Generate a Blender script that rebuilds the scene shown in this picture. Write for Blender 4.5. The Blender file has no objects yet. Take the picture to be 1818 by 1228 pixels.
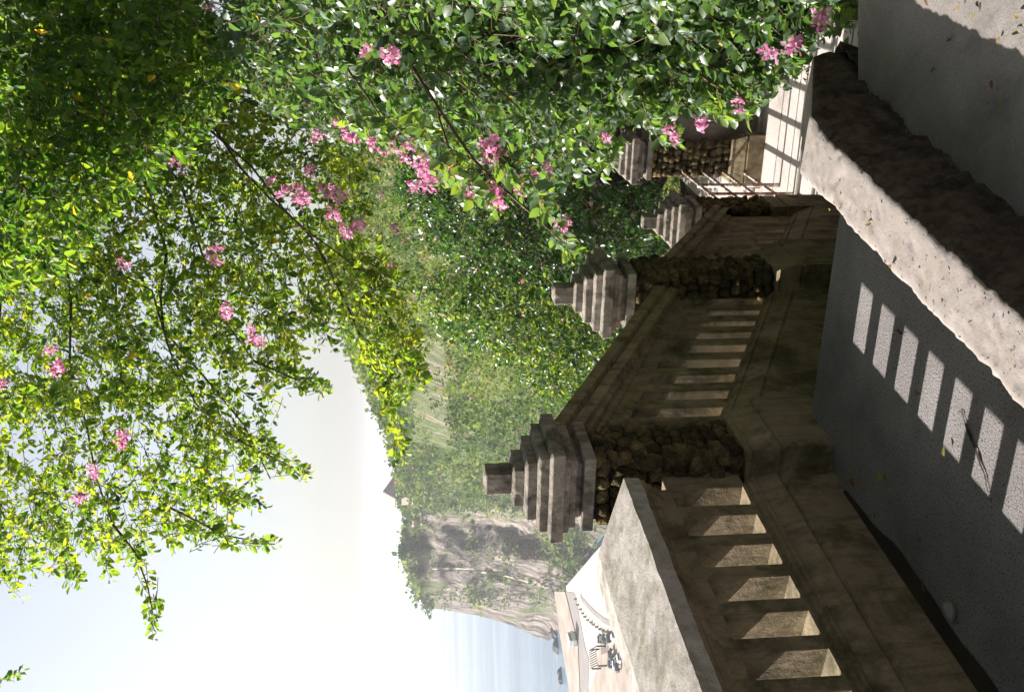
import bpy, bmesh, math, random
import numpy as np
from mathutils import Vector, Matrix, noise as mnoise

random.seed(7); RNG = np.random.default_rng(11)
scene = bpy.context.scene
COL = scene.collection
rad = math.radians

# ------------------------------------------------------------------ camera
# The photograph is a portrait picture lying on its side: world up points to the left edge of the frame.
FPX, PITCH, ROLL, EYE = 1972.0, 0.11475, -0.02156, 1.6
_c, _s = math.cos(PITCH), math.sin(PITCH)
FWD = np.array([0, _c, -_s]); _up = np.array([0, _s, _c]); _r = np.array([1.0, 0, 0])
RT = math.cos(ROLL) * _r + math.sin(ROLL) * _up
UP = -math.sin(ROLL) * _r + math.cos(ROLL) * _up
cam_d = bpy.data.cameras.new('camera'); cam = bpy.data.objects.new('camera', cam_d); COL.objects.link(cam)
m = Matrix.Identity(4)
for i, a in enumerate((-UP, RT, -FWD)):
    for j in range(3): m[j][i] = a[j]
m[2][3] = EYE
cam.matrix_world = m
cam_d.sensor_fit = 'HORIZONTAL'; cam_d.sensor_width = 36.0; cam_d.lens = FPX / 1818 * 36
cam_d.clip_start = 0.05; cam_d.clip_end = 80000
scene.camera = cam

# ------------------------------------------------------------------ sky, sun, exposure
SUN = Vector((-0.924, 0.383, 0.601)).normalized()
EL = math.asin(SUN.z)
world = bpy.data.worlds.new('World'); scene.world = world; world.use_nodes = True
wn = world.node_tree; wn.nodes.clear()
sky = wn.nodes.new('ShaderNodeTexSky'); sky.sky_type = 'NISHITA'; sky.sun_disc = False
sky.sun_elevation = EL; sky.sun_rotation = math.atan2(SUN.x, SUN.y)
sky.air_density = 1.0; sky.dust_density = 2.5; sky.ozone_density = 1.0; sky.altitude = 70
bg = wn.nodes.new('ShaderNodeBackground'); bg.inputs[1].default_value = 0.07
wo = wn.nodes.new('ShaderNodeOutputWorld')
hs = wn.nodes.new('ShaderNodeHueSaturation'); hs.inputs['Saturation'].default_value = 0.42
wn.links.new(sky.outputs[0], hs.inputs['Color']); wn.links.new(hs.outputs[0], bg.inputs[0]); wn.links.new(bg.outputs[0], wo.inputs[0])
sd = bpy.data.lights.new('sun', 'SUN'); sd.energy = 5.0; sd.angle = rad(0.5); sd.color = (1.0, 0.945, 0.895)
so = bpy.data.objects.new('sun', sd); COL.objects.link(so)
so.rotation_euler = SUN.to_track_quat('Z', 'Y').to_euler()
so.location = (-20, 8, 14)
vs = scene.view_settings
vs.view_transform = 'Standard'; vs.look = 'None'; vs.gamma = 1.0; vs.exposure = 1.35; vs.use_curve_mapping = False
scene.cycles.max_bounces = 5; scene.cycles.diffuse_bounces = 3; scene.cycles.adaptive_threshold = 0.03; scene.cycles.transparent_max_bounces = 4
scene.cycles.volume_bounces = 0
scene.cycles.use_denoising = True

# ------------------------------------------------------------------ helpers
def ray(x, y): return FWD + RT * ((1228 - y - 614) / FPX) - UP * ((x - 909) / FPX)
def onz(x, y, z):
    d = ray(x, y); p = d * ((z - EYE) / d[2]); p[2] += EYE; return p
def ony(x, y, Y):
    d = ray(x, y); p = d * (Y / d[1]); p[2] += EYE; return p
def at(x, y, D):
    d = ray(x, y); p = d * D; p[2] += EYE; return p

def link(name, me, mat=None, parent=None, kind=None):
    o = bpy.data.objects.new(name, me); COL.objects.link(o)
    if mat and not me.materials: me.materials.append(mat)
    if parent: o.parent = parent
    if kind: o['kind'] = kind
    return o
def mesh(name, v, f, smooth=False):
    me = bpy.data.meshes.new(name); me.from_pydata([tuple(map(float, p)) for p in v], [], f); me.update()
    if smooth: me.polygons.foreach_set('use_smooth', [True] * len(me.polygons))
    return me
def tag(o, label, cat, group=None):
    o['label'] = label; o['category'] = cat; o['kind'] = 'thing'
    if group: o['group'] = group
    return o
def empty(name, loc, rz=0):
    o = bpy.data.objects.new(name, None); COL.objects.link(o); o.location = loc; o.rotation_euler = (0, 0, rz)
    o.empty_display_size = 0.1; return o
def bevel_mesh(me, w, seg=1):
    bm = bmesh.new(); bm.from_mesh(me)
    bmesh.ops.recalc_face_normals(bm, faces=bm.faces)
    bmesh.ops.bevel(bm, geom=bm.edges[:], offset=w, segments=seg, affect='EDGES', profile=0.7)
    bm.to_mesh(me); bm.free(); return me
def box_me(name, x0, x1, y0, y1, z0, z1, bev=0.0):
    v = [(x, y, z) for x in (x0, x1) for y in (y0, y1) for z in (z0, z1)]
    f = [(0, 1, 3, 2), (4, 6, 7, 5), (0, 4, 5, 1), (2, 3, 7, 6), (0, 2, 6, 4), (1, 5, 7, 3)]
    me = mesh(name, v, f)
    if bev: bevel_mesh(me, bev)
    return me
def tube_arrays(pts, r0, r1, n=6):
    pts = [Vector(p) for p in pts]; V = []; Fc = []
    for i, p in enumerate(pts):
        t = (pts[min(i + 1, len(pts) - 1)] - pts[max(i - 1, 0)]).normalized()
        a = t.cross(Vector((0.31, 0.2, 0.93)));
        if a.length < 1e-3: a = t.cross(Vector((1, 0, 0)))
        a.normalize(); b = t.cross(a)
        r = r0 + (r1 - r0) * i / max(1, len(pts) - 1)
        for k in range(n):
            an = 2 * math.pi * k / n; V.append(p + (a * math.cos(an) + b * math.sin(an)) * r)
    for i in range(len(pts) - 1):
        for k in range(n):
            Fc.append((i * n + k, i * n + (k + 1) % n, (i + 1) * n + (k + 1) % n, (i + 1) * n + k))
    Fc.append(tuple(range(n))[::-1]); Fc.append(tuple(range((len(pts) - 1) * n, len(pts) * n)))
    return V, Fc
def tubes(name, lst, n=6, smooth=True):
    V = []; Fc = []
    for pts, r0, r1 in lst:
        v, f = tube_arrays(pts, r0, r1, n); o = len(V); V += v; Fc += [tuple(i + o for i in q) for q in f]
    return mesh(name, V, Fc, smooth)

# ------------------------------------------------------------------ materials
def mat(name):
    m_ = bpy.data.materials.new(name); m_.use_nodes = True
    nt = m_.node_tree; b = nt.nodes['Principled BSDF']; return m_, nt, b
def N(nt, t, **kw):
    n = nt.nodes.new(t)
    for k, v in kw.items():
        if k in n.inputs: n.inputs[k].default_value = v
        else: setattr(n, k, v)
    return n
def ramp(nt, src, stops):
    r = nt.nodes.new('ShaderNodeValToRGB'); e = r.color_ramp.elements
    while len(e) > 1: e.remove(e[-1])
    e[0].position = stops[0][0]; e[0].color = (*stops[0][1], 1)
    for p, c in stops[1:]:
        q = e.new(p); q.color = (*c, 1)
    nt.links.new(src, r.inputs[0]); return r.outputs[0]
def mixc(nt, fac, a, b, mode='MIX'):
    x = nt.nodes.new('ShaderNodeMix'); x.data_type = 'RGBA'; x.blend_type = mode
    for s_, val in ((x.inputs[0], fac), (x.inputs[6], a), (x.inputs[7], b)):
        if hasattr(val, 'is_output'): nt.links.new(val, s_)
        else: s_.default_value = val if isinstance(val, (int, float)) else (*val, 1)
    return x.outputs[2]
def coords(nt, space='Object', scale=(1, 1, 1)):
    if space == 'World': o = N(nt, 'ShaderNodeNewGeometry').outputs['Position']
    else: o = N(nt, 'ShaderNodeTexCoord').outputs['Object']
    mp = N(nt, 'ShaderNodeMapping'); mp.inputs['Scale'].default_value = scale
    nt.links.new(o, mp.inputs[0]); return mp.outputs[0]
def ntex(nt, co, scale, detail=5, rough=0.6, dist=0.0):
    n = N(nt, 'ShaderNodeTexNoise', Scale=scale, Detail=detail, Roughness=rough, Distortion=dist)
    nt.links.new(co, n.inputs['Vector']); return n.outputs['Fac']
def vtex(nt, co, scale, feature='F1', out='Distance', rnd=1.0):
    n = N(nt, 'ShaderNodeTexVoronoi', Scale=scale, Randomness=rnd); n.feature = feature
    nt.links.new(co, n.inputs['Vector']); return n.outputs[out]
def bump(nt, b, h, strength, dist, prev=None):
    n = N(nt, 'ShaderNodeBump', Strength=strength, Distance=dist); nt.links.new(h, n.inputs['Height'])
    if prev: nt.links.new(prev, n.inputs['Normal'])
    nt.links.new(n.outputs[0], b.inputs['Normal']); return n.outputs[0]

def mat_concrete(name, c1, c2, stain, scale=9, moss=None, rough=0.9, streak=True):
    m_, nt, b = mat(name); co = coords(nt, 'World')
    base = ramp(nt, ntex(nt, co, scale, 5, 0.62), [(0.32, c1), (0.7, c2)])
    st = ramp(nt, ntex(nt, co, scale * 0.45, 4, 0.7, 0.6), [(0.48, (0, 0, 0)), (0.68, (1, 1, 1))])
    col = mixc(nt, st, base, stain)
    if streak:
        co2 = coords(nt, 'World', (1, 1, 0.12))
        sk = ramp(nt, ntex(nt, co2, 26, 3, 0.65), [(0.5, (0, 0, 0)), (0.72, (0.6, 0.6, 0.6))])
        col = mixc(nt, sk, col, stain)
    if moss:
        mo = ramp(nt, ntex(nt, co, scale * 0.9, 4, 0.7), [(0.52, (0, 0, 0)), (0.66, (0.75, 0.75, 0.75))])
        col = mixc(nt, mo, col, moss)
    sp = ramp(nt, ntex(nt, co, 210, 2, 0.6), [(0.33, (0.45, 0.45, 0.45)), (0.45, (1, 1, 1))])
    col = mixc(nt, 0.7, col, sp, 'MULTIPLY')
    nt.links.new(col, b.inputs['Base Color']); b.inputs['Roughness'].default_value = rough
    b.inputs['Specular IOR Level'].default_value = 0.25
    p = bump(nt, b, ntex(nt, co, 160, 2, 0.7), 0.35, 0.004)
    bump(nt, b, ntex(nt, co, 22, 4, 0.6), 0.35, 0.012, p)
    return m_
M_wall = mat_concrete('weathered_concrete', (0.19, 0.148, 0.088), (0.32, 0.255, 0.16), (0.075, 0.06, 0.034), 8, moss=(0.06, 0.058, 0.02))
M_cope = mat_concrete('coping_concrete', (0.36, 0.325, 0.29), (0.52, 0.475, 0.43), (0.24, 0.21, 0.18), 11, moss=(0.22, 0.205, 0.14), streak=False)
M_tier = mat_concrete('cap_concrete', (0.22, 0.185, 0.155), (0.38, 0.33, 0.285), (0.075, 0.068, 0.06), 17, moss=(0.085, 0.09, 0.045))
M_pale = mat_concrete('pale_paving', (0.44, 0.40, 0.365), (0.52, 0.475, 0.44), (0.36, 0.32, 0.29), 5, streak=False)
M_grey = mat_concrete('grey_wall', (0.13, 0.12, 0.10), (0.2, 0.18, 0.15), (0.07, 0.065, 0.055), 4)
M_rground = mat_concrete('worn_concrete_floor', (0.19, 0.17, 0.155), (0.27, 0.245, 0.23), (0.13, 0.118, 0.11), 3.5, streak=False)

def mat_asphalt():
    m_, nt, b = mat('exposed_aggregate'); co = coords(nt, 'World')
    base = ramp(nt, ntex(nt, co, 2.2, 6, 0.68), [(0.3, (0.15, 0.138, 0.135)), (0.5, (0.215, 0.20, 0.197)), (0.72, (0.275, 0.258, 0.252))])
    v = ramp(nt, ntex(nt, co, 150, 3, 0.55), [(0.34, (0.12, 0.11, 0.11)), (0.42, (0.85, 0.83, 0.83)), (0.62, (1, 1, 1))])
    col = mixc(nt, 1.0, base, v, 'MULTIPLY')
    nt.links.new(col, b.inputs['Base Color']); b.inputs['Roughness'].default_value = 0.95
    b.inputs['Specular IOR Level'].default_value = 0.15
    bump(nt, b, ntex(nt, co, 130, 3, 0.6), 0.6, 0.008)
    return m_
M_asphalt = mat_asphalt()

def mat_kerb():
    m_, nt, b = mat('rough_cast_concrete'); co = coords(nt, 'World')
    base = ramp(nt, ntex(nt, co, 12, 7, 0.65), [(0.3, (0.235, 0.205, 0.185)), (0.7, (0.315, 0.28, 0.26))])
    pm = ramp(nt, ntex(nt, co, 9, 3, 0.6), [(0.46, (0.05, 0.05, 0.05)), (0.66, (0, 0, 0))])
    pn = N(nt, 'ShaderNodeMath'); pn.operation = 'SUBTRACT'; nt.links.new(ntex(nt, co, 52, 4, 0.65), pn.inputs[0]); nt.links.new(pm, pn.inputs[1])
    pit = ramp(nt, pn.outputs[0], [(0.285, (0.06, 0.05, 0.045)), (0.33, (1, 1, 1))])
    col = mixc(nt, 1.0, base, pit, 'MULTIPLY')
    br = ramp(nt, ntex(nt, co, 7, 5, 0.6), [(0.5, (0, 0, 0)), (0.7, (0.5, 0.5, 0.5))])
    col = mixc(nt, br, col, (0.24, 0.20, 0.15))
    nt.links.new(col, b.inputs['Base Color']); b.inputs['Roughness'].default_value = 0.95
    b.inputs['Specular IOR Level'].default_value = 0.15
    p = bump(nt, b, ntex(nt, co, 30, 4, 0.62), 0.4, 0.008)
    p = bump(nt, b, pit, 0.6, 0.006, p)
    bump(nt, b, ntex(nt, co, 170, 3, 0.6), 0.35, 0.003, p)
    return m_
M_kerb = mat_kerb()
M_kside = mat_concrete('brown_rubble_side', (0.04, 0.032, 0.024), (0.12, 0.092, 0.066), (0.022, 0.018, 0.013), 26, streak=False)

def mat_stone():
    m_, nt, b = mat('coral_rubble_stone'); co = coords(nt, 'World')
    base = ramp(nt, ntex(nt, co, 34, 7, 0.7), [(0.28, (0.035, 0.03, 0.02)), (0.5, (0.12, 0.10, 0.06)), (0.72, (0.26, 0.21, 0.12))])
    li = ramp(nt, ntex(nt, co, 55, 4, 0.7), [(0.6, (0, 0, 0)), (0.72, (0.8, 0.8, 0.8))])
    col = mixc(nt, li, base, (0.34, 0.26, 0.12))
    oi = N(nt, 'ShaderNodeObjectInfo'); rv = ramp(nt, oi.outputs['Random'], [(0, (0.45, 0.42, 0.38)), (0.5, (1.0, 0.95, 0.85)), (1, (1.7, 1.5, 1.15))])
    col = mixc(nt, 1.0, col, rv, 'MULTIPLY')
    nt.links.new(col, b.inputs['Base Color']); b.inputs['Roughness'].default_value = 1.0
    b.inputs['Specular IOR Level'].default_value = 0.1
    p = bump(nt, b, vtex(nt, co, 120), 0.9, 0.01)
    bump(nt, b, ntex(nt, co, 60, 5, 0.7), 0.9, 0.015, p)
    return m_
M_stone = mat_stone()

def flat(name, c, rough=0.8, spec=0.3, var=0.25, scale=8, metal=0.0):
    m_, nt, b = mat(name); co = coords(nt, 'World')
    col = ramp(nt, ntex(nt, co, scale, 5, 0.6), [(0.3, tuple(x * (1 - var) for x in c)), (0.7, tuple(min(1, x * (1 + var)) for x in c))])
    nt.links.new(col, b.inputs['Base Color']); b.inputs['Roughness'].default_value = rough
    b.inputs['Specular IOR Level'].default_value = spec; b.inputs['Metallic'].default_value = metal
    return m_
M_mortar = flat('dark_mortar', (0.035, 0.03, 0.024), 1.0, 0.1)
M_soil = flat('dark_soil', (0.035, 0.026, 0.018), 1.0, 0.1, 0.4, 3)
M_bark = flat('brown_bark', (0.12, 0.085, 0.055), 0.9, 0.2, 0.4, 30)
M_twig = flat('grey_brown_twig', (0.13, 0.09, 0.055), 0.8, 0.2, 0.3, 30)

def mat_rail():
    m_, nt, b = mat('rusty_white_paint'); co = coords(nt, 'World')
    r_ = ramp(nt, ntex(nt, co, 14, 6, 0.7), [(0.44, (0, 0, 0)), (0.54, (1, 1, 1))])
    col = mixc(nt, r_, (0.62, 0.58, 0.54), (0.23, 0.12, 0.075))
    nt.links.new(col, b.inputs['Base Color']); b.inputs['Roughness'].default_value = 0.6
    bump(nt, b, ntex(nt, co, 70, 4, 0.6), 0.3, 0.004)
    return m_
M_rail = mat_rail()

def mat_leaf(name, stops, trans, rough=0.42, spec=0.5, tmix=0.45):
    m_ = bpy.data.materials.new(name); m_.use_nodes = True; nt = m_.node_tree; nt.nodes.clear()
    at_ = N(nt, 'ShaderNodeAttribute'); at_.attribute_name = 'tint'
    col = ramp(nt, at_.outputs['Fac'], stops)
    b = N(nt, 'ShaderNodeBsdfPrincipled'); nt.links.new(col, b.inputs['Base Color'])
    b.inputs['Roughness'].default_value = rough; b.inputs['Specular IOR Level'].default_value = spec
    t = N(nt, 'ShaderNodeBsdfTranslucent')
    tc = mixc(nt, 1.0, col, trans, 'MULTIPLY'); nt.links.new(tc, t.inputs[0])
    mx = N(nt, 'ShaderNodeMixShader'); mx.inputs[0].default_value = tmix
    nt.links.new(b.outputs[0], mx.inputs[1]); nt.links.new(t.outputs[0], mx.inputs[2])
    out = N(nt, 'ShaderNodeOutputMaterial'); nt.links.new(mx.outputs[0], out.inputs[0])
    return m_
M_tree = mat_leaf('tree_leaf', [(0, (0.03, 0.075, 0.018)), (0.4, (0.08, 0.15, 0.022)), (0.75, (0.155, 0.22, 0.028)), (0.97, (0.23, 0.27, 0.04)), (1, (0.42, 0.28, 0.03))], (2.8, 2.7, 1.1), 0.5, 0.4, 0.5)
M_vine = mat_leaf('vine_leaf', [(0, (0.04, 0.082, 0.042)), (0.5, (0.075, 0.135, 0.06)), (0.85, (0.12, 0.19, 0.058)), (0.985, (0.17, 0.235, 0.05)), (1, (0.3, 0.24, 0.04))], (2.5, 2.6, 0.9), 0.45, 1.0, 0.4)
M_bush = mat_leaf('bush_leaf', [(0, (0.02, 0.055, 0.02)), (0.5, (0.045, 0.10, 0.03)), (0.8, (0.10, 0.16, 0.03)), (0.985, (0.17, 0.21, 0.035)), (1, (0.55, 0.16, 0.36))], (2.2, 2.3, 0.9), 0.32, 0.8)
M_hillveg = mat_leaf('hill_scrub', [(0, (0.035, 0.065, 0.03)), (0.4, (0.075, 0.12, 0.04)), (0.75, (0.16, 0.21, 0.06)), (0.96, (0.28, 0.29, 0.1)), (1, (0.42, 0.16, 0.28))], (1.6, 1.7, 1.0), 0.7, 0.2, 0.3)
M_petal = mat_leaf('pink_petal', [(0, (0.48, 0.12, 0.27)), (0.35, (0.66, 0.26, 0.44)), (0.75, (0.76, 0.42, 0.58)), (1, (0.82, 0.62, 0.68))], (1.2, 1.1, 1.15), 0.6, 0.2, 0.5)
M_dry = mat_leaf('dry_leaf', [(0, (0.15, 0.08, 0.03)), (0.6, (0.30, 0.21, 0.06)), (1, (0.20, 0.21, 0.05))], (1.2, 1.1, 1.0), 0.7, 0.2, 0.25)

def mat_hill():
    m_, nt, b = mat('cliff_and_scrub'); co = coords(nt, 'World'); cs = coords(nt, 'World', (1, 1, 0.45))
    at_ = N(nt, 'ShaderNodeAttribute'); at_.attribute_name = 'rock'
    rock = ramp(nt, ntex(nt, cs, 0.09, 7, 0.75, 1.2), [(0.38, (0.05, 0.042, 0.04)), (0.47, (0.17, 0.145, 0.13)), (0.58, (0.34, 0.29, 0.25)), (0.7, (0.42, 0.37, 0.32))])
    ck = ramp(nt, vtex(nt, cs, 0.11, 'DISTANCE_TO_EDGE'), [(0.0, (0.35, 0.35, 0.37)), (0.09, (1, 1, 1))])
    rock = mixc(nt, 0.8, rock, ck, 'MULTIPLY')
    scr = ramp(nt, ntex(nt, co, 0.6, 5, 0.75), [(0.34, (0.06, 0.085, 0.035)), (0.52, (0.11, 0.14, 0.055)), (0.68, (0.18, 0.19, 0.09))])
    ear = ramp(nt, ntex(nt, co, 0.25, 5, 0.7), [(0.4, (0.20, 0.165, 0.13)), (0.6, (0.36, 0.31, 0.25))])
    k = ramp(nt, ntex(nt, co, 0.07, 5, 0.66), [(0.55, (0, 0, 0)), (0.66, (0.8, 0.8, 0.8))])
    slope = mixc(nt, k, scr, ear)
    gp = ramp(nt, ntex(nt, co, 0.05, 6, 0.7), [(0.53, (1, 1, 1)), (0.6, (0.15, 0.15, 0.15))])
    rk = N(nt, 'ShaderNodeMath'); rk.operation = 'MULTIPLY'; nt.links.new(at_.outputs['Fac'], rk.inputs[0]); nt.links.new(gp, rk.inputs[1])
    col = mixc(nt, rk.outputs[0], slope, rock)
    nt.links.new(col, b.inputs['Base Color']); b.inputs['Roughness'].default_value = 1.0
    b.inputs['Specular IOR Level'].default_value = 0.05
    bump(nt, b, ntex(nt, cs, 0.14, 6, 0.75), 1.0, 5.0)
    return m_
M_hill = mat_hill()
def mat_sea():
    m_, nt, b = mat('pale_sea'); co = coords(nt, 'World', (0.25, 1.0, 1))
    a = ntex(nt, co, 0.012, 6, 0.62, 0.4)
    col = ramp(nt, a, [(0.38, (0.08, 0.14, 0.20)), (0.62, (0.19, 0.26, 0.32))])
    nt.links.new(col, b.inputs['Base Color']); b.inputs['Roughness'].default_value = 0.25
    b.inputs['IOR'].default_value = 1.33
    bump(nt, b, ntex(nt, co, 0.12, 6, 0.7), 0.7, 1.6)
    return m_
M_sea = mat_sea()

# ------------------------------------------------------------------ setting: paving, stairs
AZ = rad(23)                                     # the stairs and pillars run 23 degrees right of straight ahead
DH = np.array([math.sin(AZ), math.cos(AZ), 0]); DN = np.array([-math.cos(AZ), math.sin(AZ), 0])
P0 = np.array([-0.754, 3.286, 0]); AA = rad(26.38)
AD = np.array([math.sin(AA), math.cos(AA), 0]); AN = np.array([-math.cos(AA), math.sin(AA), 0])
C1 = np.array([-0.488, 4.09, 0])                 # centre of the nearest pillar

def slab(name, pts, z, depth, mat_, kind='structure', parent=None, bev=0.0):
    n = len(pts)
    v = [(p[0], p[1], z) for p in pts] + [(p[0], p[1], z - depth) for p in pts]
    f = [tuple(range(n)), tuple(range(2 * n - 1, n - 1, -1))] + [(i + n, (i + 1) % n + n, (i + 1) % n, i) for i in range(n)]
    me = mesh(name, v, f)
    bm = bmesh.new(); bm.from_mesh(me); bmesh.ops.recalc_face_normals(bm, faces=bm.faces)
    if bev: bmesh.ops.bevel(bm, geom=bm.edges[:], offset=bev, segments=2, affect='EDGES')
    bm.to_mesh(me); bm.free()
    return link(name, me, mat_, parent, kind)
# kerb line: left top edge KL(t), right top edge KR(t)
KD = np.array([0.487, 0.873, 0]); KN = np.array([0.873, -0.487, 0])
K0 = np.array([-0.0174, 2.494, 0])                # a point of the left top edge
# landing: left of the kerb, ends at the head of the stairs
e0 = np.array([0.086, 3.892, 0]); ed = np.array([math.cos(AZ), -math.sin(AZ), 0])
landing_pts = [e0 - ed * 0.95, e0 + ed * 0.75, K0 + KN * 0.12 + KD * 0.6, K0 + KN * 0.12 - KD * 4.2, P0 - AD * 5.2 + AN * 0.2, P0 + AD * 0.5 + AN * 0.2]
slab('landing', landing_pts, 0.0, 0.22, M_asphalt)
right_pts = [np.array([0.72, 3.56, 0]), np.array([3.2, 3.42, 0]), np.array([4.5, -2.5, 0]), np.array([-1.9, -2.5, 0]), K0 + KN * 0.14 - KD * 4.2, K0 + KN * 0.14 + KD * 0.9]
slab('right_pavement', right_pts, 0.008, 0.3, M_rground)
# stairs between the landing and the lower floor, going away
st = empty('stairs', (0, 0, 0)); st['kind'] = 'structure'
rise = 1.6 / 10; run = 3.42 / 10
for i in range(1, 10):
    a = e0 + DH * (run * (i - 1) + 0.0); b_ = a + DH * (run + 0.02)
    z = -rise * i
    slab('step', [a - ed * 0.9, b_ - ed * 0.9, b_ + ed * 2.3, a + ed * 2.3], z, 0.16, M_pale, None, st, 0.008)
# lower floor: broad pale treads with narrow raised nosings
lf = empty('lower_floor', (0, 0, 0)); lf['kind'] = 'structure'
F0 = np.array([1.654, 7.084, 0]); fz = -1.6
rows = [(-1.1, -0.10, -0.03), (-0.085, 0.26, 0.0), (0.275, 0.56, 0.0), (0.565, 0.80, 0.022), (0.81, 0.98, 0.05), (0.985, 1.30, 0.05), (1.305, 1.72, 0.05), (1.73, 1.86, 0.075), (1.865, 4.2, 0.10)]
for k, (t0, t1, dz) in enumerate(rows):
    a = F0 + DH * t0; b_ = F0 + DH * t1
    L0 = -1.6; R0 = 0.50 if t0 < 1.7 else 3.0
    slab('paving_slab', [a + ed * L0, b_ + ed * L0, b_ + ed * R0, a + ed * R0], fz + dz, 0.25, M_pale, None, lf, 0.006)
base_pts = [F0 + DH * -1.2 - ed * 2.6, F0 + DH * 4.4 - ed * 2.6, F0 + DH * 4.4 + ed * 4, F0 + DH * -1.2 + ed * 4]
slab('lower_ground', base_pts, fz - 0.045, 0.5, M_soil)

# rough kerb between landing and right pavement
def build_kerb():
    nu, w = 520, 0.19
    prof = [(0.0, -0.25), (-0.012, -0.12), (-0.006, -0.03), (0.012, -0.004)] + [(0.012 + (w - 0.024) * i / 13, 0.0) for i in range(1, 13)] + \
           [(w - 0.012, -0.004), (w + 0.001, -0.02)] + [(w + 0.004 + 0.03 * i / 9, -0.035 - 0.2 * i / 9) for i in range(10)] + [(w + 0.045, -0.245)]
    V = []; Fc = []; ns = len(prof)
    t0, t1 = -4.0, 1.62
    for i in range(nu + 1):
        t = t0 + (t1 - t0) * (i / nu) ** 0.7
        drop = 0 if t < 1.12 else (t - 1.12) * 0.36
        widen = 0 if t < 0.9 else (t - 0.9) * 0.10
        for j, (o, h) in enumerate(prof):
            oo = o + (widen if j > ns // 2 else 0)
            p = K0 + KD * t + KN * oo
            z = 0.25 + h - (drop if h > -0.24 else 0)
            q = Vector((p[0] * 9, p[1] * 9, z * 9))
            n1 = mnoise.fractal(q, 1.0, 2.0, 4); n2 = mnoise.noise(q * 0.28)
            n3 = mnoise.noise(q * 4.2); n4 = mnoise.fractal(q * 3.1, 0.8, 2.0, 3)
            edge = 1.0 if (j < 5 or j > 15) else 0.3
            side = -1 if j < ns // 2 else 1
            if j > 17: p = p + KN * (0.016 * mnoise.fractal(q * 1.7 + Vector((0, 0, 3)), 0.7, 2.0, 4))
            p = p + KN * side * (0.010 * n1 + 0.008 * n2 + 0.007 * n4) * edge
            z += 0.008 * n1 * (0.35 if 3 < j < 16 else 0.6) - (0.014 * max(0, n3 - 0.2) if 3 < j < 16 else 0) - 0.006 * abs(n2)
            if h < -0.23: z = -0.02
            V.append((p[0], p[1], z))
    for i in range(nu):
        for j in range(ns - 1):
            a = i * ns + j; Fc.append((a, a + 1, a + ns + 1, a + ns))
    Fc.append(tuple(range(ns))[::-1]); Fc.append(tuple(range(nu * ns, nu * ns + ns)))
    me = mesh('kerb', V, Fc, True)
    bm = bmesh.new(); bm.from_mesh(me); bmesh.ops.recalc_face_normals(bm, faces=bm.faces); bm.to_mesh(me); bm.free()
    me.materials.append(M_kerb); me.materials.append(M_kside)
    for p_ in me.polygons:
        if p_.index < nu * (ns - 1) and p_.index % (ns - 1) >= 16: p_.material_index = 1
    o = link('kerb', me)
    tag(o, 'rough low concrete kerb with sunlit pitted top beside the landing', 'kerb')
build_kerb()

# ------------------------------------------------------------------ balustrade walls
def loft(name, prof, s0, s1, org, dr, nr, mat_, parent, nseg=24, wob=0.0015):
    """prof: list of (o, z0, slope): o = offset toward the sea from the wall's path face."""
    V = []; Fc = []; n = len(prof)
    for i in range(nseg + 1):
        s = s0 + (s1 - s0) * i / nseg
        for (o, z0, sl) in prof:
            p = org + dr * s + nr * o; z = z0 + sl * s
            q = Vector((p[0] * 7, p[1] * 7, z * 7))
            w = mnoise.noise(q) * wob * 2 + mnoise.noise(q * 5) * wob
            V.append((p[0] + nr[0] * w, p[1] + nr[1] * w, z + w * 0.6))
    for i in range(nseg):
        for j in range(n):
            a = i * n + j; b = i * n + (j + 1) % n; Fc.append((a, b, b + n, a + n))
    Fc.append(tuple(range(n))); Fc.append(tuple(range(nseg * n, nseg * n + n))[::-1])
    me = mesh(name, V, Fc)
    bm = bmesh.new(); bm.from_mesh(me); bmesh.ops.recalc_face_normals(bm, faces=bm.faces); bm.to_mesh(me); bm.free()
    return link(name, me, mat_, parent)
def balusters(parent, org, dr, nr, starts, wb, o0, o1, zb, zt, slope_b, slope_t, splay=0.0):
    for s in starts:
        V = []
        for (ss, oo) in ((s, o0), (s + wb, o0), (s + wb - splay * 0.2, o1), (s + splay, o1)):
            p = org + dr * ss + nr * oo
            V.append((p[0], p[1], zb + slope_b * ss - 0.01))
        for (ss, oo) in ((s, o0), (s + wb, o0), (s + wb - splay * 0.2, o1), (s + splay, o1)):
            p = org + dr * ss + nr * oo
            V.append((p[0], p[1], zt + slope_t * ss + 0.01))
        f = [(0, 1, 2, 3), (4, 7, 6, 5), (0, 4, 5, 1), (1, 5, 6, 2), (2, 6, 7, 3), (3, 7, 4, 0)]
        me = mesh('baluster', V, f); bevel_mesh(me, 0.004)
        link('baluster', me, M_wall, parent)

# A: level wall at the left, its path face line runs through P0
wA = empty('balustrade_wall', tuple(P0)); wA.location = (0, 0, 0)
tag(wA, 'large level balustrade wall at the left with wide sloping coping and open slots', 'balustrade')
loft('base', [(0, -0.05, 0), (0, 0.193, 0), (0.013, 0.199, 0), (0.004, 0.211, 0), (0.026, 0.283, 0), (0.018, 0.290, 0), (0.018, 0.302, 0), (0.031, 0.306, 0), (0.031, 0.317, 0), (0.05, 0.322, 0), (0.05, 0.333, 0), (0.29, 0.333, 0), (0.30, 0.30, 0), (0.36, 0.2, 0), (0.36, -0.3, 0)],
     -3.2, 0.64, P0, AD, AN, M_wall, wA, 60)
pitchA = 0.1695; slotA = 0.108
sA = [0.517 - pitchA * k for k in range(-1, 16)]
balusters(wA, P0, AD, AN, [s - (pitchA - slotA) for s in sA[1:]] , pitchA - slotA, 0.05, 0.287, 0.333, 0.602, 0, 0, 0.026)
balusters(wA, P0, AD, AN, [0.625], 0.18, 0.05, 0.287, 0.333, 0.602, 0, 0)
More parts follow.
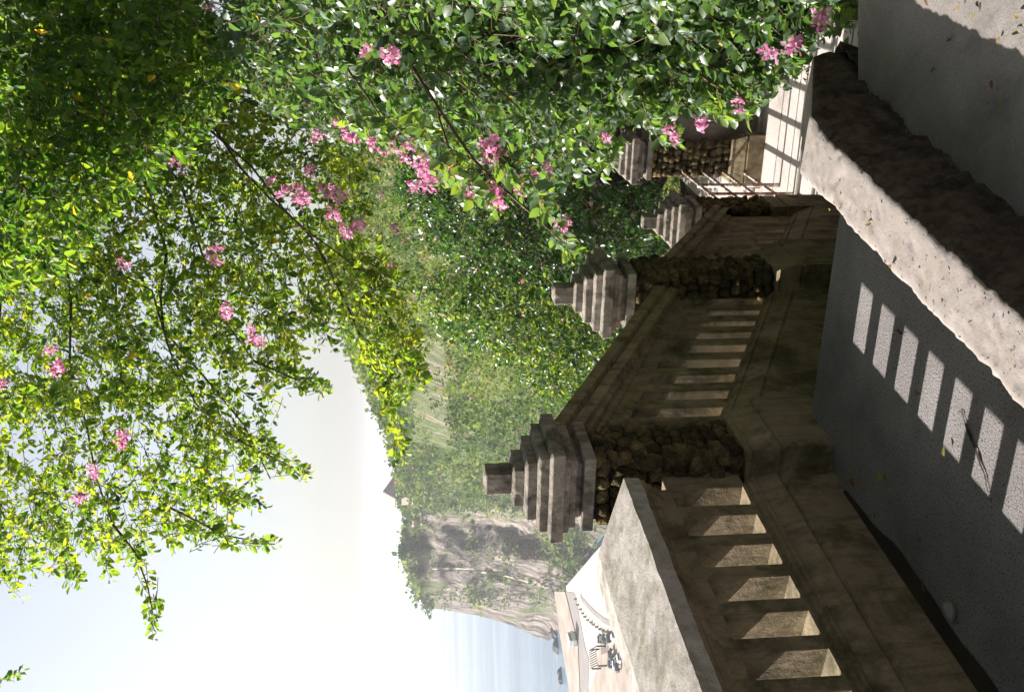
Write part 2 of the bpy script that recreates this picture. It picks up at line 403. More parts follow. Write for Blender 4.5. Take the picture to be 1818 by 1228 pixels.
loft('rail', [(0.05, 0.602, 0), (0.05, 0.648, 0), (0.038, 0.653, 0), (0.038, 0.666, 0), (0.022, 0.672, 0), (0.018, 0.69, 0), (0.004, 0.70, 0), (0.0, 0.7215, 0), (0.285, 0.7215, 0), (0.288, 0.602, 0)],
     -3.2, 0.62, P0, AD, AN, M_wall, wA, 60, 0.001)
loft('coping', [(-0.02, 0.7225, 0), (-0.02, 0.777, 0), (0.30, 0.8455, 0), (0.395, 0.8455, 0), (0.40, 0.79, 0), (0.30, 0.7225, 0)],
     -3.2, 0.60, P0, AD, AN, M_cope, wA, 190, 0.0026)

def sloped_wall(label, org, dr, nr, s0, s1, zbot, sb, ztop, stp, zcop, scp, slots, wb, base_drop, group=None, ends=()):
    w = empty('balustrade_wall', (0, 0, 0)); tag(w, label, 'balustrade', group)
    o = 0.0
    q = zbot
    loft('base', [(o - 0.075, q - base_drop, sb), (o - 0.075, q - 0.17, sb), (o - 0.062, q - 0.163, sb), (o - 0.07, q - 0.15, sb), (o - 0.035, q - 0.055, sb), (o - 0.042, q - 0.047, sb), (o - 0.03, q - 0.035, sb), (o - 0.02, q - 0.03, sb), (o - 0.018, q - 0.016, sb), (o, q - 0.012, sb), (o, q, sb), (o + 0.2, q, sb), (o + 0.26, q - 0.2, sb), (o + 0.26, q - base_drop - .6, sb)],
         s0, s1, org, dr, nr, M_wall, w, 30)
    balusters(w, org, dr, nr, slots, wb, o, o + 0.2, zbot, ztop, sb, stp, 0.008)
    for (e_a, e_b) in ends: balusters(w, org, dr, nr, [e_a], e_b - e_a, o, o + 0.2, zbot, ztop, sb, stp)
    t = ztop; c = zcop
    loft('coping', [(o, t, stp), (o, t + 0.07, stp), (o - 0.012, t + 0.076, stp), (o - 0.014, t + 0.10, stp), (o - 0.035, t + 0.108, stp), (o - 0.04, t + 0.135, scp), (o - 0.062, c - 0.135, scp), (o - 0.062, c - 0.085, scp), (o - 0.05, c - 0.078, scp), (o - 0.075, c - 0.066, scp), (o - 0.075, c - 0.016, scp), (o + 0.1, c, scp), (o + 0.26, c - 0.02, scp), (o + 0.26, c - 0.09, scp), (o + 0.2, c - 0.13, scp), (o + 0.2, t, stp)],
         s0, s1, org, dr, nr, M_wall, w, 30, 0.003)
    return w
orgB = C1 + DN * -0.06
sB = [0.342, 0.502, 0.661, 0.827, 0.99, 1.141, 1.284, 1.425, 1.593]
slB = 0.080
bB = [0.10] + [s + slB for s in sB]
wBs = []
sloped_wall('shaded balustrade wall going down the stairs between the two nearest stepped pillars', orgB, DH, DN, 0.1, 1.9, 0.413, -0.473, 0.791, -0.473, 1.07, -0.503,
            [s + slB for s in sB[:-1]], 0.079, 0.62, ends=((0.1, 0.342), (1.673, 1.9)))
# wide end posts of B
C2 = np.array([0.27, 5.76, 0]); C3 = np.array([0.86, 7.72, 0]); C4 = np.array([1.56, 9.10, 0])
cd = C3 - C2; cl = np.linalg.norm(cd); CD = cd / cl; CN = np.array([-CD[1], CD[0], 0])
orgC = C2 - CN * 0.06
sloped_wall('narrow far balustrade wall further down the stairs, ending at the metal railing', orgC, CD, CN, 0.1, cl - 0.05, -0.415, -0.452, -0.05, -0.452, 0.20, -0.468,
            [0.42 + 0.178 * k + 0.09 for k in range(7)], 0.088, 0.75, ends=((0.1, 0.42), (1.756, cl - 0.05)))

# ------------------------------------------------------------------ pillars
def stone_mesh(k):
    bm = bmesh.new(); bmesh.ops.create_cube(bm, size=1.0)
    bmesh.ops.subdivide_edges(bm, edges=bm.edges[:], cuts=1, use_grid_fill=True)
    for v in bm.verts:
        v.co = v.co.lerp(v.co.normalized() * 0.62, 0.55)
        q = v.co * 2.1 + Vector((k * 7.3, k * 3.1, k))
        v.co += Vector((mnoise.noise(q), mnoise.noise(q + Vector((9, 0, 0))), mnoise.noise(q + Vector((0, 9, 0))))) * 0.16
    me = bpy.data.meshes.new('stone'); bm.to_mesh(me); bm.free()
    me.polygons.foreach_set('use_smooth', [True] * len(me.polygons)); me.materials.append(M_stone); return me
STONES = [stone_mesh(k) for k in range(9)]
TIERS = [(0.355, -0.053, 0.0), (0.298, 0.0, 0.039), (0.232, 0.039, 0.080), (0.155, 0.080, 0.122), (0.086, 0.122, 0.222)]
def pillar(c, ztop, label, scale=1.0, az=AZ, shaft=0.5, plinth_h=0.62, faces=(0, 1), ph=(0.155, 0.205)):
    """c: centre in plan; ztop: height of the broad slab's top."""
    r = empty('stone_pillar', (c[0], c[1], ztop), -az); r.scale = (scale,) * 3
    tag(r, label, 'pillar', 'stepped stone pillars along the stairs')
    rnd = random.Random(int(c[1] * 100))
    for (sd_, z0, z1) in TIERS:
        h = sd_ / 2
        me = box_me('tier', -h, h, -h, h, z0 + 0.0005, z1 - 0.006, 0.0)
        bm = bmesh.new(); bm.from_mesh(me); bmesh.ops.recalc_face_normals(bm, faces=bm.faces)
        tp = max(bm.faces, key=lambda f_: f_.calc_center_median().z)
        ins = bmesh.ops.inset_region(bm, faces=[tp], thickness=min(0.034, h * 0.7))
        for v in tp.verts: v.co.z += 0.007
        bmesh.ops.bevel(bm, geom=bm.edges[:], offset=0.0028, segments=1, affect='EDGES')
        bmesh.ops.subdivide_edges(bm, edges=[e_ for e_ in bm.edges if e_.calc_length() > 0.05], cuts=max(2, int(sd_ / 0.03)), use_grid_fill=True)
        for v in bm.verts:
            q = Vector(v.co) * 11 + Vector(c) * 3; n = mnoise.noise(q)
            v.co += Vector((n, mnoise.noise(q + Vector((4, 0, 0))), n * .4)) * 0.0028
            ch = mnoise.noise(q * 3.2) - 0.38
            if ch > 0 and v.co.z > z1 - 0.012 and max(abs(v.co.x), abs(v.co.y)) > h - 0.006: v.co += Vector((-v.co.x / h, -v.co.y / h, -1.2)) * ch * 0.012
        bm.to_mesh(me); bm.free()
        to = link('tier', me, M_tier, r); to.rotation_euler = (0, 0, rnd.uniform(-0.03, 0.03)); to.location = (rnd.uniform(-.003, .003), rnd.uniform(-.003, .003), 0)
    for nm, sd_, z0, z1 in (('moulding', 0.305, -0.077, -0.0535), ('moulding', 0.28, -0.103, -0.0775), ('neck', 0.225, -0.125, -0.1035), ('neck_slab', 0.30, -0.168, -0.1255)):
        h = sd_ / 2; link(nm, box_me(nm, -h, h, -h, h, z0, z1, 0.003), M_tier, r)
    zb = -0.1685 - shaft
    link('core', box_me('core', -0.118, 0.118, -0.118, 0.118, zb, -0.169), M_mortar, r)
    # rubble stones laid on the visible faces, each a piece of its own
    for fc in faces:
        z = zb + 0.004
        while z < -0.20:
            hgt = rnd.uniform(0.036, 0.058); u = -0.132
            if z + hgt > -0.17: hgt = -0.172 - z
            while u < 0.128:
                wd = rnd.uniform(0.034, 0.072)
                if u + wd > 0.118: wd = 0.134 - u
                o = bpy.data.objects.new('stone', rnd.choice(STONES)); COL.objects.link(o); o.parent = r
                pr = 0.112 + rnd.uniform(0.0, 0.018); uu = u + wd / 2; zz = z + hgt / 2 + rnd.uniform(-.011, .011)
                if fc == 0: o.location = (uu, -pr, zz); sx, sy = wd, 0.05       # near face
                else: o.location = (pr, uu, zz); sx, sy = 0.05, wd               # path-side face
                g_ = rnd.uniform(0.82, 1.06); o.scale = (sx * g_, sy * rnd.uniform(0.9, 1.3), hgt * rnd.uniform(0.82, 1.1)); o.rotation_euler = (rnd.uniform(-.3, .3), rnd.uniform(-.3, .3), rnd.uniform(-.2, .2) + rnd.choice((0, math.pi)))
                u += wd
            z += hgt
    # plinth with a sloped shoulder
    a, b_ = ph
    V = []
    for hw, z in ((b_, zb - plinth_h), (b_, zb - 0.125), (b_ - 0.012, zb - 0.118), (b_ - 0.006, zb - 0.105), (a + 0.01, zb - 0.02), (a + 0.016, zb - 0.012), (a, zb)):
        V += [(-hw, -hw, z), (hw, -hw, z), (hw, hw, z), (-hw, hw, z)]
    Fc = []
    for i in range(6):
        for k in range(4):
            Fc.append((i * 4 + k, i * 4 + (k + 1) % 4, i * 4 + 4 + (k + 1) % 4, i * 4 + 4 + k))
    Fc.append((24, 25, 26, 27))
    link('plinth', mesh('plinth', V, Fc), M_wall, r)
    return r
pillar(C1, 1.023, 'nearest stepped stone pillar standing at the corner above the level wall', 1.0, shaft=0.55, plinth_h=0.36)
pillar(C2, 0.485, 'second stepped stone pillar, rising at the foot of the shaded stair wall', 1.05, shaft=0.70)
pillar(C3, -0.455, 'third stepped stone pillar with a green stained neck above the far wall', 1.0, shaft=0.5, ph=(0.134, 0.15))
pillar(C4, -0.45, 'farthest stepped stone pillar half hidden under the vine behind the metal railing', 1.08, shaft=0.60, plinth_h=0.40)

# far wall running right from the last pillar
wD = slab('garden_wall', [C4 + ed * 0.1 - DH * 0.05, C4 + ed * 2.6 - DH * 0.05, C4 + ed * 2.6 + DH * 0.2, C4 + ed * 0.1 + DH * 0.2], -0.55, 1.05, M_grey, None)
tag(wD, 'low dark grey wall in the shade of the vine beyond the pale floor', 'wall')

# metal railing across the lower floor
rl = empty('metal_railing', (0, 0, 0)); tag(rl, 'low rusty white metal railing with five bars beside the far wall', 'railing')
ra = np.array([1.46, 9.12, 0]); rb = np.array([1.0, 7.92, 0])
for t in (0.0, 0.5, 0.74, 1.0):
    p = ra + (rb - ra) * t
    link('post', tubes('post', [([(p[0], p[1], fz - 0.05), (p[0], p[1], fz + 0.72)], 0.016, 0.016)], 8), M_rail, rl)
for k in range(5):
    z = fz + 0.02 + 0.17 * k
    link('bar', tubes('bar', [([(ra[0], ra[1], z), (rb[0], rb[1], z)], 0.014, 0.014)], 8), M_rail, rl)

# ------------------------------------------------------------------ background land
def interp(y, tab):
    ys = [t[0] for t in tab]; return float(np.interp(y, ys[::-1] if ys[0] > ys[-1] else ys, [t[1] for t in (tab[::-1] if ys[0] > ys[-1] else tab)]))
SKYL = [(1100, 775), (1078, 762), (1060, 746), (1030, 735), (1000, 725), (960, 723), (920, 726), (890, 716), (860, 712), (830, 707), (790, 696), (750, 680), (700, 662), (660, 646), (630, 630), (590, 616), (540, 604), (480, 594), (400, 586), (300, 580), (150, 570), (-100, 560)]
DTOP = [(1100, 470), (1000, 435), (900, 400), (850, 340), (750, 240), (650, 165), (550, 120), (450, 90), (300, 60), (-100, 45)]
XBOT = [(1100, 1000), (1050, 1004), (950, 1075), (850, 1080), (750, 1075), (650, 1115), (550, 1180), (450, 1290), (300, 1330), (-100, 1360)]
DBOT = [(1100, 440), (1000, 405), (900, 330), (850, 250), (750, 110), (650, 48), (550, 24), (450, 16), (300, 13), (-100, 12)]
def hill_point(y, t, disp=True):
    xt, xb, d0, d1 = (interp(y, T) for T in (SKYL, XBOT, DTOP, DBOT))
    x = xt + (xb - xt) * t
    cliff = min(1, max(0, (y - 860) / 70))
    D = 1 / (1 / d0 + (1 / d1 - 1 / d0) * (t ** 1.0))
    p = at(x, y, D)
    if disp:
        q = Vector(p) * 0.02
        n = mnoise.fractal(q, 0.9, 2.0, 6) * 0.05 + abs(mnoise.noise(Vector((q.x * 3, q.y * 3, q.z * 1.2)))) * -0.02 * cliff + mnoise.noise(Vector((q.x * .6, q.y * .6, q.z * 7))) * 0.018 * cliff
        p = at(x, y, D * (1 + n))
    return p
def build_hill():
    ys = np.linspace(1100, -100, 190); ts = np.linspace(0, 1, 110)
    V = []; Fc = []; n = len(ts)
    for y in ys:
        for t in ts:
            yy = y
            if y > 1040:                      # round the headland's tip, with its ragged sea edge
                k = (y - 1040) / 60
                yy = y + k * (np.interp(t, [0, .1, .35, .6, .75, .86, 1], [-22, -18, -8, 10, 26, 34, 62]))
            p = hill_point(yy if yy < 1100 else 1100, t)
            if yy >= 1100 or y > 1040:
                xt, xb = interp(min(yy, 1100), SKYL), interp(min(yy, 1100), XBOT)
                d = np.linalg.norm(p - np.array([0, 0, EYE]))
                p = at(xt + (xb - xt) * t, yy, d / np.linalg.norm(ray(900, yy)) * (1 + 0.10 * max(0, (y - 1040) / 60) ** 2))
            V.append(p)
        # back skirt so that the crest has a far side
        top = Vector(V[-n]); V.append((top.x * 1.12, top.y * 1.12, top.z - 8))
    m_ = n + 1
    for i in range(len(ys) - 1):
        for j in range(n - 1):
            a = i * m_ + j; Fc.append((a, a + 1, a + m_ + 1, a + m_))
        a = i * m_; Fc.append((a, a + m_, a + m_ + n, a + n))
    me = mesh('hillside', V, Fc, True)
    ra_ = []
    for y in ys:
        for t in list(ts) + [0]:
            w_ = min(1, max(0, (y - 880 + 25 * mnoise.noise(Vector((t * 6, y * .02, 0)))) / 45)) * min(1, max(0, (t - 0.05) / 0.06))
            ra_.append(max(w_, 0.75 * min(1, max(0, 1 - abs(y - 680) / 110)) * min(1, max(0, 1 - abs(t - 0.28) / 0.12))))
    at_ = me.attributes.new('rock', 'FLOAT', 'POINT'); at_.data.foreach_set('value', ra_)
    bm = bmesh.new(); bm.from_mesh(me); bmesh.ops.recalc_face_normals(bm, faces=bm.faces); bm.to_mesh(me); bm.free()
    link('hillside', me, M_hill, None, 'structure')
build_hill()
# sea
SEAZ = -68.4
link('sea', mesh('sea', [(-30000, 60, SEAZ), (30000, 60, SEAZ), (60000, 60000, SEAZ), (-60000, 60000, SEAZ)], [(0, 1, 2, 3)]), M_sea, None, 'structure')

# ------------------------------------------------------------------ foliage tools
LEAF8 = ([(0, 0, 0), (.32, -.34, .07), (.74, -.46, .09), (1, 0, -.10), (.74, .46, .09), (.32, .34, .07), (.34, 0, 0), (.72, 0, -.02)],
         [(0, 6, 1), (1, 6, 7), (1, 7, 2), (2, 7, 3), (0, 5, 6), (5, 4, 7), (5, 7, 6), (4, 3, 7)])
HEART8 = ([(0, 0, 0), (.18, -.46, .08), (.58, -.44, .08), (1, 0, -.12), (.58, .44, .08), (.18, .46, .08), (.22, 0, 0), (.62, 0, -.02)],
          [(0, 6, 1), (1, 6, 7), (1, 7, 2), (2, 7, 3), (0, 5, 6), (5, 4, 7), (5, 7, 6), (4, 3, 7)])
DIAM = ([(0, 0, 0), (.5, -.5, .12), (1, 0, 0), (.5, .5, .12)], [(0, 2, 1), (0, 3, 2)])
def unit(a): return a / np.maximum(1e-9, np.linalg.norm(a, axis=-1, keepdims=True))
def tri_mesh(name, V, T, tint=None, smooth=True):
    me = bpy.data.meshes.new(name)
    me.vertices.add(len(V)); me.vertices.foreach_set('co', V.astype(np.float32).ravel())
    nt = len(T); me.loops.add(nt * 3); me.loops.foreach_set('vertex_index', T.astype(np.int32).ravel())
    me.polygons.add(nt); me.polygons.foreach_set('loop_start', np.arange(0, nt * 3, 3, dtype=np.int32))
    me.polygons.foreach_set('use_smooth', np.full(nt, smooth, dtype=bool))
    if tint is not None:
        a = me.attributes.new('tint', 'FLOAT', 'POINT'); a.data.foreach_set('value', tint.astype(np.float32))
    me.update(calc_edges=True); return me
def leaf_arrays(P, T, Nn, L, W, tint, shape):
    tv, tf = np.array(shape[0], float), np.array(shape[1], int); k = len(tv); n = len(P)
    T = unit(T); S = unit(np.cross(Nn, T)); Nn = np.cross(T, S)
    V = P[:, None, :] + (L[:, None] * tv[None, :, 0])[..., None] * T[:, None, :] + (W[:, None] * tv[None, :, 1])[..., None] * S[:, None, :] \
        + (L[:, None] * tv[None, :, 2])[..., None] * Nn[:, None, :]
    Fc = tf[None] + (np.arange(n) * k)[:, None, None]
    return V.reshape(-1, 3), Fc.reshape(-1, 3), np.repeat(tint, k)
def in_poly(pts, poly):
    x, y = pts[:, 0], pts[:, 1]; c = np.zeros(len(pts), bool); n = len(poly); j = n - 1
    for i in range(n):
        xi, yi = poly[i]; xj, yj = poly[j]
        c ^= ((yi > y) != (yj > y)) & (x < (xj - xi) * (y - yi) / (yj - yi + 1e-12) + xi); j = i
    return c
def sample_poly(poly, n):
    a = np.array(poly, float); lo, hi = a.min(0), a.max(0); out = []
    while sum(map(len, out)) < n:
        q = RNG.uniform(lo, hi, (n * 2, 2)); out.append(q[in_poly(q, poly)])
    return np.concatenate(out)[:n]
def back(xy, D):
    d = FWD[None] + RT[None] * ((614 - xy[:, 1:2]) / FPX) - UP[None] * ((xy[:, 0:1] - 909) / FPX)
    p = d * D[:, None]; p[:, 2] += EYE; return p
def sprays(C, dirs, k, length, lsize, wratio, spread=1.0, up=0.6, tint_mu=0.5, tint_sd=0.22, stem=0.0):
    """k leaves along a short twig from each centre; returns leaf arrays and twig segments."""
    n = len(C); dirs = unit(dirs); L = RNG.uniform(*length, n)
    t = RNG.uniform(0.1, 1.0, (n, k)); perp = RNG.normal(size=(n, k, 3))
    perp -= (perp * dirs[:, None]).sum(-1, keepdims=True) * dirs[:, None]; perp = unit(perp)
    C = C - dirs * (L * 0.55)[:, None]
    P = C[:, None] + dirs[:, None] * (L[:, None] * t)[..., None] + perp * (stem + RNG.uniform(0.0, 0.012, (n, k)))[..., None]
    T = unit(dirs[:, None] * RNG.uniform(0.2, 0.9, (n, k))[..., None] + perp * spread + np.array([0, 0, -0.25]))
    Nn = RNG.normal(size=(n, k, 3)) * 0.55 + np.array([-0.25, -0.05, up])
    ls = RNG.uniform(*lsize, (n, k)) * (1.05 - 0.35 * t); base = np.clip(RNG.normal(tint_mu, tint_sd * .7, (n, 1)) + RNG.normal(0, tint_sd, (n, k)), 0, 0.96)
    base[RNG.random((n, k)) < 0.006] = 1.0
    return (P.reshape(-1, 3), T.reshape(-1, 3), Nn.reshape(-1, 3), ls.ravel(), ls.ravel() * RNG.uniform(*wratio, n * k), base.ravel()), (C - dirs * (L * 0.1)[:, None], C + dirs * (L * 0.85)[:, None])
def twig_mesh(name, A, B, r):
    n = len(A); d = unit(B - A); s1 = unit(np.cross(d, np.array([0.3, 0.5, 0.8]))); s2 = np.cross(d, s1); V = []
    mid = (A + B) / 2 + RNG.normal(0, 0.012, A.shape)
    for Q, rr in ((A, r), (mid, r * 0.8), (B, r * 0.4)):
        for k in range(3):
            an = 2 * math.pi * k / 3; V.append(Q + (s1 * math.cos(an) + s2 * math.sin(an)) * rr)
    V = np.stack(V, 1)
    f = []
    for lv in (0, 3):
        for k in range(3):
            a, b = lv + k, lv + (k + 1) % 3; f += [(a, b, b + 3), (a, b + 3, a + 3)]
    f = np.array(f); Fc = f[None] + (np.arange(n) * 9)[:, None, None]
    return tri_mesh(name, V.reshape(-1, 3), Fc.reshape(-1, 3))
def cat_leaves(lst):
    return tuple(np.concatenate([l[i] for l in lst]) for i in range(6))
def foliage_obj(name, leaves, shape, mat_, parent, n_single=0):
    """all leaves as one part, the n_single that show largest as leaves of their own."""
    P, T, Nn, L, W, ti = leaves
    if n_single:
        d = np.linalg.norm(P - np.array([0, 0, EYE]), axis=1); z = P - np.array([0, 0, EYE])
        dep = z @ FWD; u = 614 - (FPX * (z @ RT) / dep); x = 909 - FPX * (z @ UP) / dep
        vis = (u > 10) & (u < 1218) & (x > 10) & (x < 1808)
        sc = np.where(vis, L / d * np.abs((unit(Nn) * unit(z)).sum(1)), 0); idx = np.argsort(-sc)[:n_single]
        for b in range(4):
            tv = [0.15, 0.42, 0.62, 0.86][b]
            v, f, t_ = leaf_arrays(np.zeros((1, 3)), np.array([[1., 0, 0]]), np.array([[0, 0, 1.]]), np.ones(1), np.array([0.62 if shape is HEART8 else 0.45]), np.array([tv]), shape)
            me = tri_mesh('leaf', v, f, t_); me.materials.append(mat_)
            for i in idx[b::4]:
                o = bpy.data.objects.new('leaf', me); COL.objects.link(o); o.parent = parent
                t = Vector(unit(T[i])); s_ = Vector(Nn[i]).cross(t).normalized(); n_ = t.cross(s_)
                mm = Matrix((t, s_, n_)).transposed().to_4x4(); mm.translation = Vector(P[i])
                o.matrix_local = mm @ Matrix.Diagonal((L[i], L[i], L[i], 1))
        keep = np.ones(len(P), bool); keep[idx] = False
        P, T, Nn, L, W, ti = (a[keep] for a in (P, T, Nn, L, W, ti))
    v, f, t_ = leaf_arrays(P, T, Nn, L, W, ti, shape)
    return link(name, tri_mesh(name, v, f, t_), mat_, parent, 'stuff')
def curve_pts(a, b, sag, n=9, wob=0.05, seed=0):
    a, b = Vector(a), Vector(b); out = []
    for i in range(n):
        t = i / (n - 1); p = a.lerp(b, t); p.z += sag * 4 * t * (1 - t)
        q = p * 1.3 + Vector((seed, 0, 0)); w = wob * math.sin(math.pi * t)
        out.append(p + Vector((mnoise.noise(q), mnoise.noise(q + Vector((5, 0, 0))), mnoise.noise(q + Vector((0, 5, 0))))) * w)
    return out

# ------------------------------------------------------------------ overhanging tree
tree = empty('overhanging_tree', (3.1, 6.6, -0.4))
tree.location = (0, 0, 0)
tag(tree, 'overhanging tree with drooping leafy branches against the pale sky', 'tree')
R1 = [(-60, -60), (330, -60), (420, 150), (330, 270), (210, 340), (120, 480), (-60, 520)]
R2 = [(-60, 470), (130, 460), (220, 300), (350, 180), (500, 40), (660, 180), (650, 420), (600, 590), (560, 640), (420, 620), (300, 700), (-60, 760)]
R3 = [(-60, 700), (300, 670), (520, 630), (560, 660), (470, 760), (500, 810), (420, 880), (400, 930), (300, 960), (180, 960), (130, 1005), (-60, 1030)]
R4 = [(610, 470), (700, 430), (735, 560), (745, 660), (720, 690), (705, 790), (690, 750), (645, 640), (610, 560)]
lv = []; tw = []
def add_region(poly, n, dr, k, length, lsize, wr, dirmu, mu, sd=0.22):
    xy = sample_poly(poly, n); D = RNG.uniform(*dr, n)
    if dr[0] < 1: D = D + 3.75 + np.clip(xy[:, 1] + 60, 0, 400) / 400 * 1.7 + np.clip(900 - xy[:, 0], 0, 500) / 500 * 0.8
    C = back(xy, D)
    dirs = np.array(dirmu)[None] + RNG.normal(0, 0.45, (n, 3))
    a, b = sprays(C, dirs, k, length, lsize, wr, tint_mu=mu, tint_sd=sd); lv.append(a); tw.append(b)
def add_stroke(pts, D, n, k, width, length, lsize, wr, mu):
    pts = np.array(pts, float); seg = np.linalg.norm(np.diff(pts, axis=0), axis=1); cum = np.concatenate([[0], np.cumsum(seg)])
    t = RNG.uniform(0, cum[-1], n); xy = np.stack([np.interp(t, cum, pts[:, 0]), np.interp(t, cum, pts[:, 1])], 1)
    fall = 1 - 0.75 * t / cum[-1]
    xy += RNG.normal(0, 1, xy.shape) * (width * fall)[:, None]
    C = back(xy, np.full(n, D) + RNG.normal(0, 0.12, n))
    pe = back(np.stack([np.interp(np.minimum(t + 30, cum[-1] + 1), cum, pts[:, 0]), np.interp(np.minimum(t + 30, cum[-1]), cum, pts[:, 1])], 1), np.full(n, D))
    pb = back(np.stack([np.interp(t - 5, cum, pts[:, 0]), np.interp(t - 5, cum, pts[:, 1])], 1), np.full(n, D))
    dirs = unit(pe - pb) + RNG.normal(0, 0.45, (n, 3))
    a, b = sprays(C, dirs, k, length, lsize, wr, tint_mu=mu); lv.append(a); tw.append(b)
LT = (0.032, 0.088); WT = (0.42, 0.64)
DR = (-0.75, -0.15, -0.35)
add_region(R1, 2900, (5.2, 9.5), 12, (0.14, 0.30), (0.05, 0.09), WT, DR, 0.3)
add_region(R2, 1750, (6.8, 9.5), 12, (0.16, 0.34), LT, WT, DR, 0.6, 0.28)
add_region(R3, 640, (7.0, 9.0), 11, (0.16, 0.34), LT, WT, DR, 0.6, 0.28)
add_region(R4, 120, (6.2, 6.9), 10, (0.13, 0.26), (0.045, 0.068), WT, (-0.5, -0.1, -0.6), 0.72)
for pts, D, n, w in [([(150, 860), (230, 960), (262, 1040), (276, 1112)], 7.2, 37, 16), ([(250, 850), (330, 930), (400, 950), (488, 966)], 7.2, 32, 16), ([(330, 720), (420, 780), (500, 820), (548, 842)], 7.5, 37, 20),
                     ([(380, 600), (470, 650), (540, 680), (578, 690)], 7.5, 37, 20), ([(-20, 930), (0, 1000), (25, 1052)], 7.7, 20, 16), ([(60, 900), (110, 980), (140, 1028)], 7.7, 22, 16), ([(330, 860), (400, 885), (450, 890)], 7.2, 17, 12),
                     ([(150, 940), (185, 990), (192, 1025)], 7.6, 15, 10), ([(560, 430), (615, 540), (660, 640), (700, 720), (714, 812)], 6.8, 42, 12), ([(640, 480), (700, 580), (752, 690)], 6.6, 32, 14), ([(-30, 1215), (10, 1205), (32, 1195)], 7.7, 6, 6)]:
    add_stroke(pts, D, n, 9, w, (0.11, 0.24), LT, WT, 0.55)
# unseen canopy added above and behind the viewer to block skylight
n = 4200; C = np.stack([RNG.uniform(-6.0, 4.5, n), RNG.uniform(-4.0, 2.8, n), RNG.uniform(3.7, 5.0, n)], 1)
a, b = sprays(C, np.array(DR)[None] + RNG.normal(0, .6, (n, 3)), 9, (0.3, 0.6), (0.14, 0.24), (0.5, 0.7), tint_mu=0.3); lv.append(a); tw.append(b)
n = 600; C = np.stack([RNG.uniform(0.6, 2.8, n), RNG.uniform(5.6, 8.6, n), RNG.uniform(4.1, 5.6, n)], 1)  # more unseen leaves, added above the frame to shade the dense corner foliage
a, b = sprays(C, np.array(DR)[None] + RNG.normal(0, .6, (n, 3)), 9, (0.3, 0.5), (0.12, 0.2), (0.5, 0.7), tint_mu=0.3); lv.append(a); tw.append(b)
foliage_obj('crown', cat_leaves(lv), LEAF8, M_tree, tree, 220)
link('twigs', twig_mesh('twigs', np.concatenate([t[0] for t in tw]), np.concatenate([t[1] for t in tw]), 0.0028), M_bark, tree, 'stuff')
limbs = []; root = Vector((3.4, 8.2, 3.6))
for k, (x, y, D) in enumerate([(40, 500, 8.97), (250, 720, 8.28), (450, 640, 7.59), (560, 430, 6.83), (480, 850, 7.59), (200, 930, 7.45), (0, 930, 8.00), (120, 300, 8.83), (330, 420, 8.00), (640, 480, 6.69), (420, 780, 7.45)]):
    limbs.append((curve_pts(root + Vector((0, 0, 0.1 * k - .3)), at(x, y, D), 0.35, 14, 0.5, k), 0.022 - 0.0008 * k, 0.005))
for pts, D in [([(560, 430), (615, 540), (660, 640), (700, 720), (714, 812)], 6.76), ([(200, 930), (240, 980), (262, 1040), (276, 1112)], 7.18), ([(640, 480), (700, 580), (752, 690)], 6.62), ([(300, 900), (400, 950), (488, 966)], 7.18), ([(420, 780), (500, 820), (548, 842)], 7.45), ([(450, 640), (540, 680), (578, 690)], 7.45)]:
    limbs.append(([Vector(at(x, y, D)) for x, y in pts], 0.009, 0.003))
for j, l in enumerate(limbs): link('limb', tubes('limb', [l], 6), M_bark, tree)
link('trunk', tubes('trunk', [([(3.7, 8.6, 0.2), (3.6, 8.5, 1.4), (3.5, 8.3, 2.6), (3.4, 8.2, 3.7), (3.2, 7.9, 4.9)], 0.2, 0.1)], 12), M_bark, tree)

# ------------------------------------------------------------------ flowering vine on the right bank
vine = empty('flowering_vine', (0, 0, 0)); tag(vine, 'dense flowering vine spilling over the stairs with pink blossoms and broad glossy leaves', 'vine')
lv = []; tw = []
LV = (0.03, 0.08); WV = (0.55, 0.72)
V1 = [(430, -60), (1540, -60), (1515, 5), (1430, 60), (1375, 130), (1320, 165), (1250, 185), (1180, 200), (1065, 215), (1030, 300), (960, 330), (880, 310), (760, 280), (690, 250), (590, 250), (500, 190), (390, 110)]
V2 = [(900, -60), (1500, -60), (1440, 40), (1370, 130), (1290, 180), (1150, 190), (950, 200)]
add_region(V1, 3300, (0.0, 1.5), 10, (0.16, 0.34), LV, WV, (-0.55, -0.3, -0.6), 0.42)
add_region(V2, 500, (-0.15, 0.5), 10, (0.16, 0.3), (0.045, 0.075), WV, (-0.5, -0.4, -0.6), 0.42)
for pts, D, n, w in [([(880, 280), (940, 330), (985, 390), (1006, 440)], 4.5, 26, 12), ([(760, 270), (820, 320), (870, 365)], 4.7, 24, 16), ([(1230, 150), (1280, 200), (1330, 195)], 4.6, 22, 14), ([(1330, 60), (1390, 110), (1420, 95)], 4.5, 18, 14),
                     ([(600, 200), (680, 235), (740, 250)], 4.8, 22, 14), ([(1140, 190), (1180, 235), (1200, 245)], 4.8, 16, 12), ([(1440, 10), (1500, 20), (1535, 30)], 4.3, 10, 10), ([(1050, 220), (1085, 270), (1070, 300)], 4.9, 14, 10)]:
    add_stroke(pts, D, n, 9, w, (0.10, 0.2), LV, WV, 0.72)
foliage_obj('foliage', cat_leaves(lv), HEART8, M_vine, vine, 280)
link('twigs', twig_mesh('twigs', np.concatenate([t[0] for t in tw]), np.concatenate([t[1] for t in tw]), 0.0025), M_twig, vine, 'stuff')
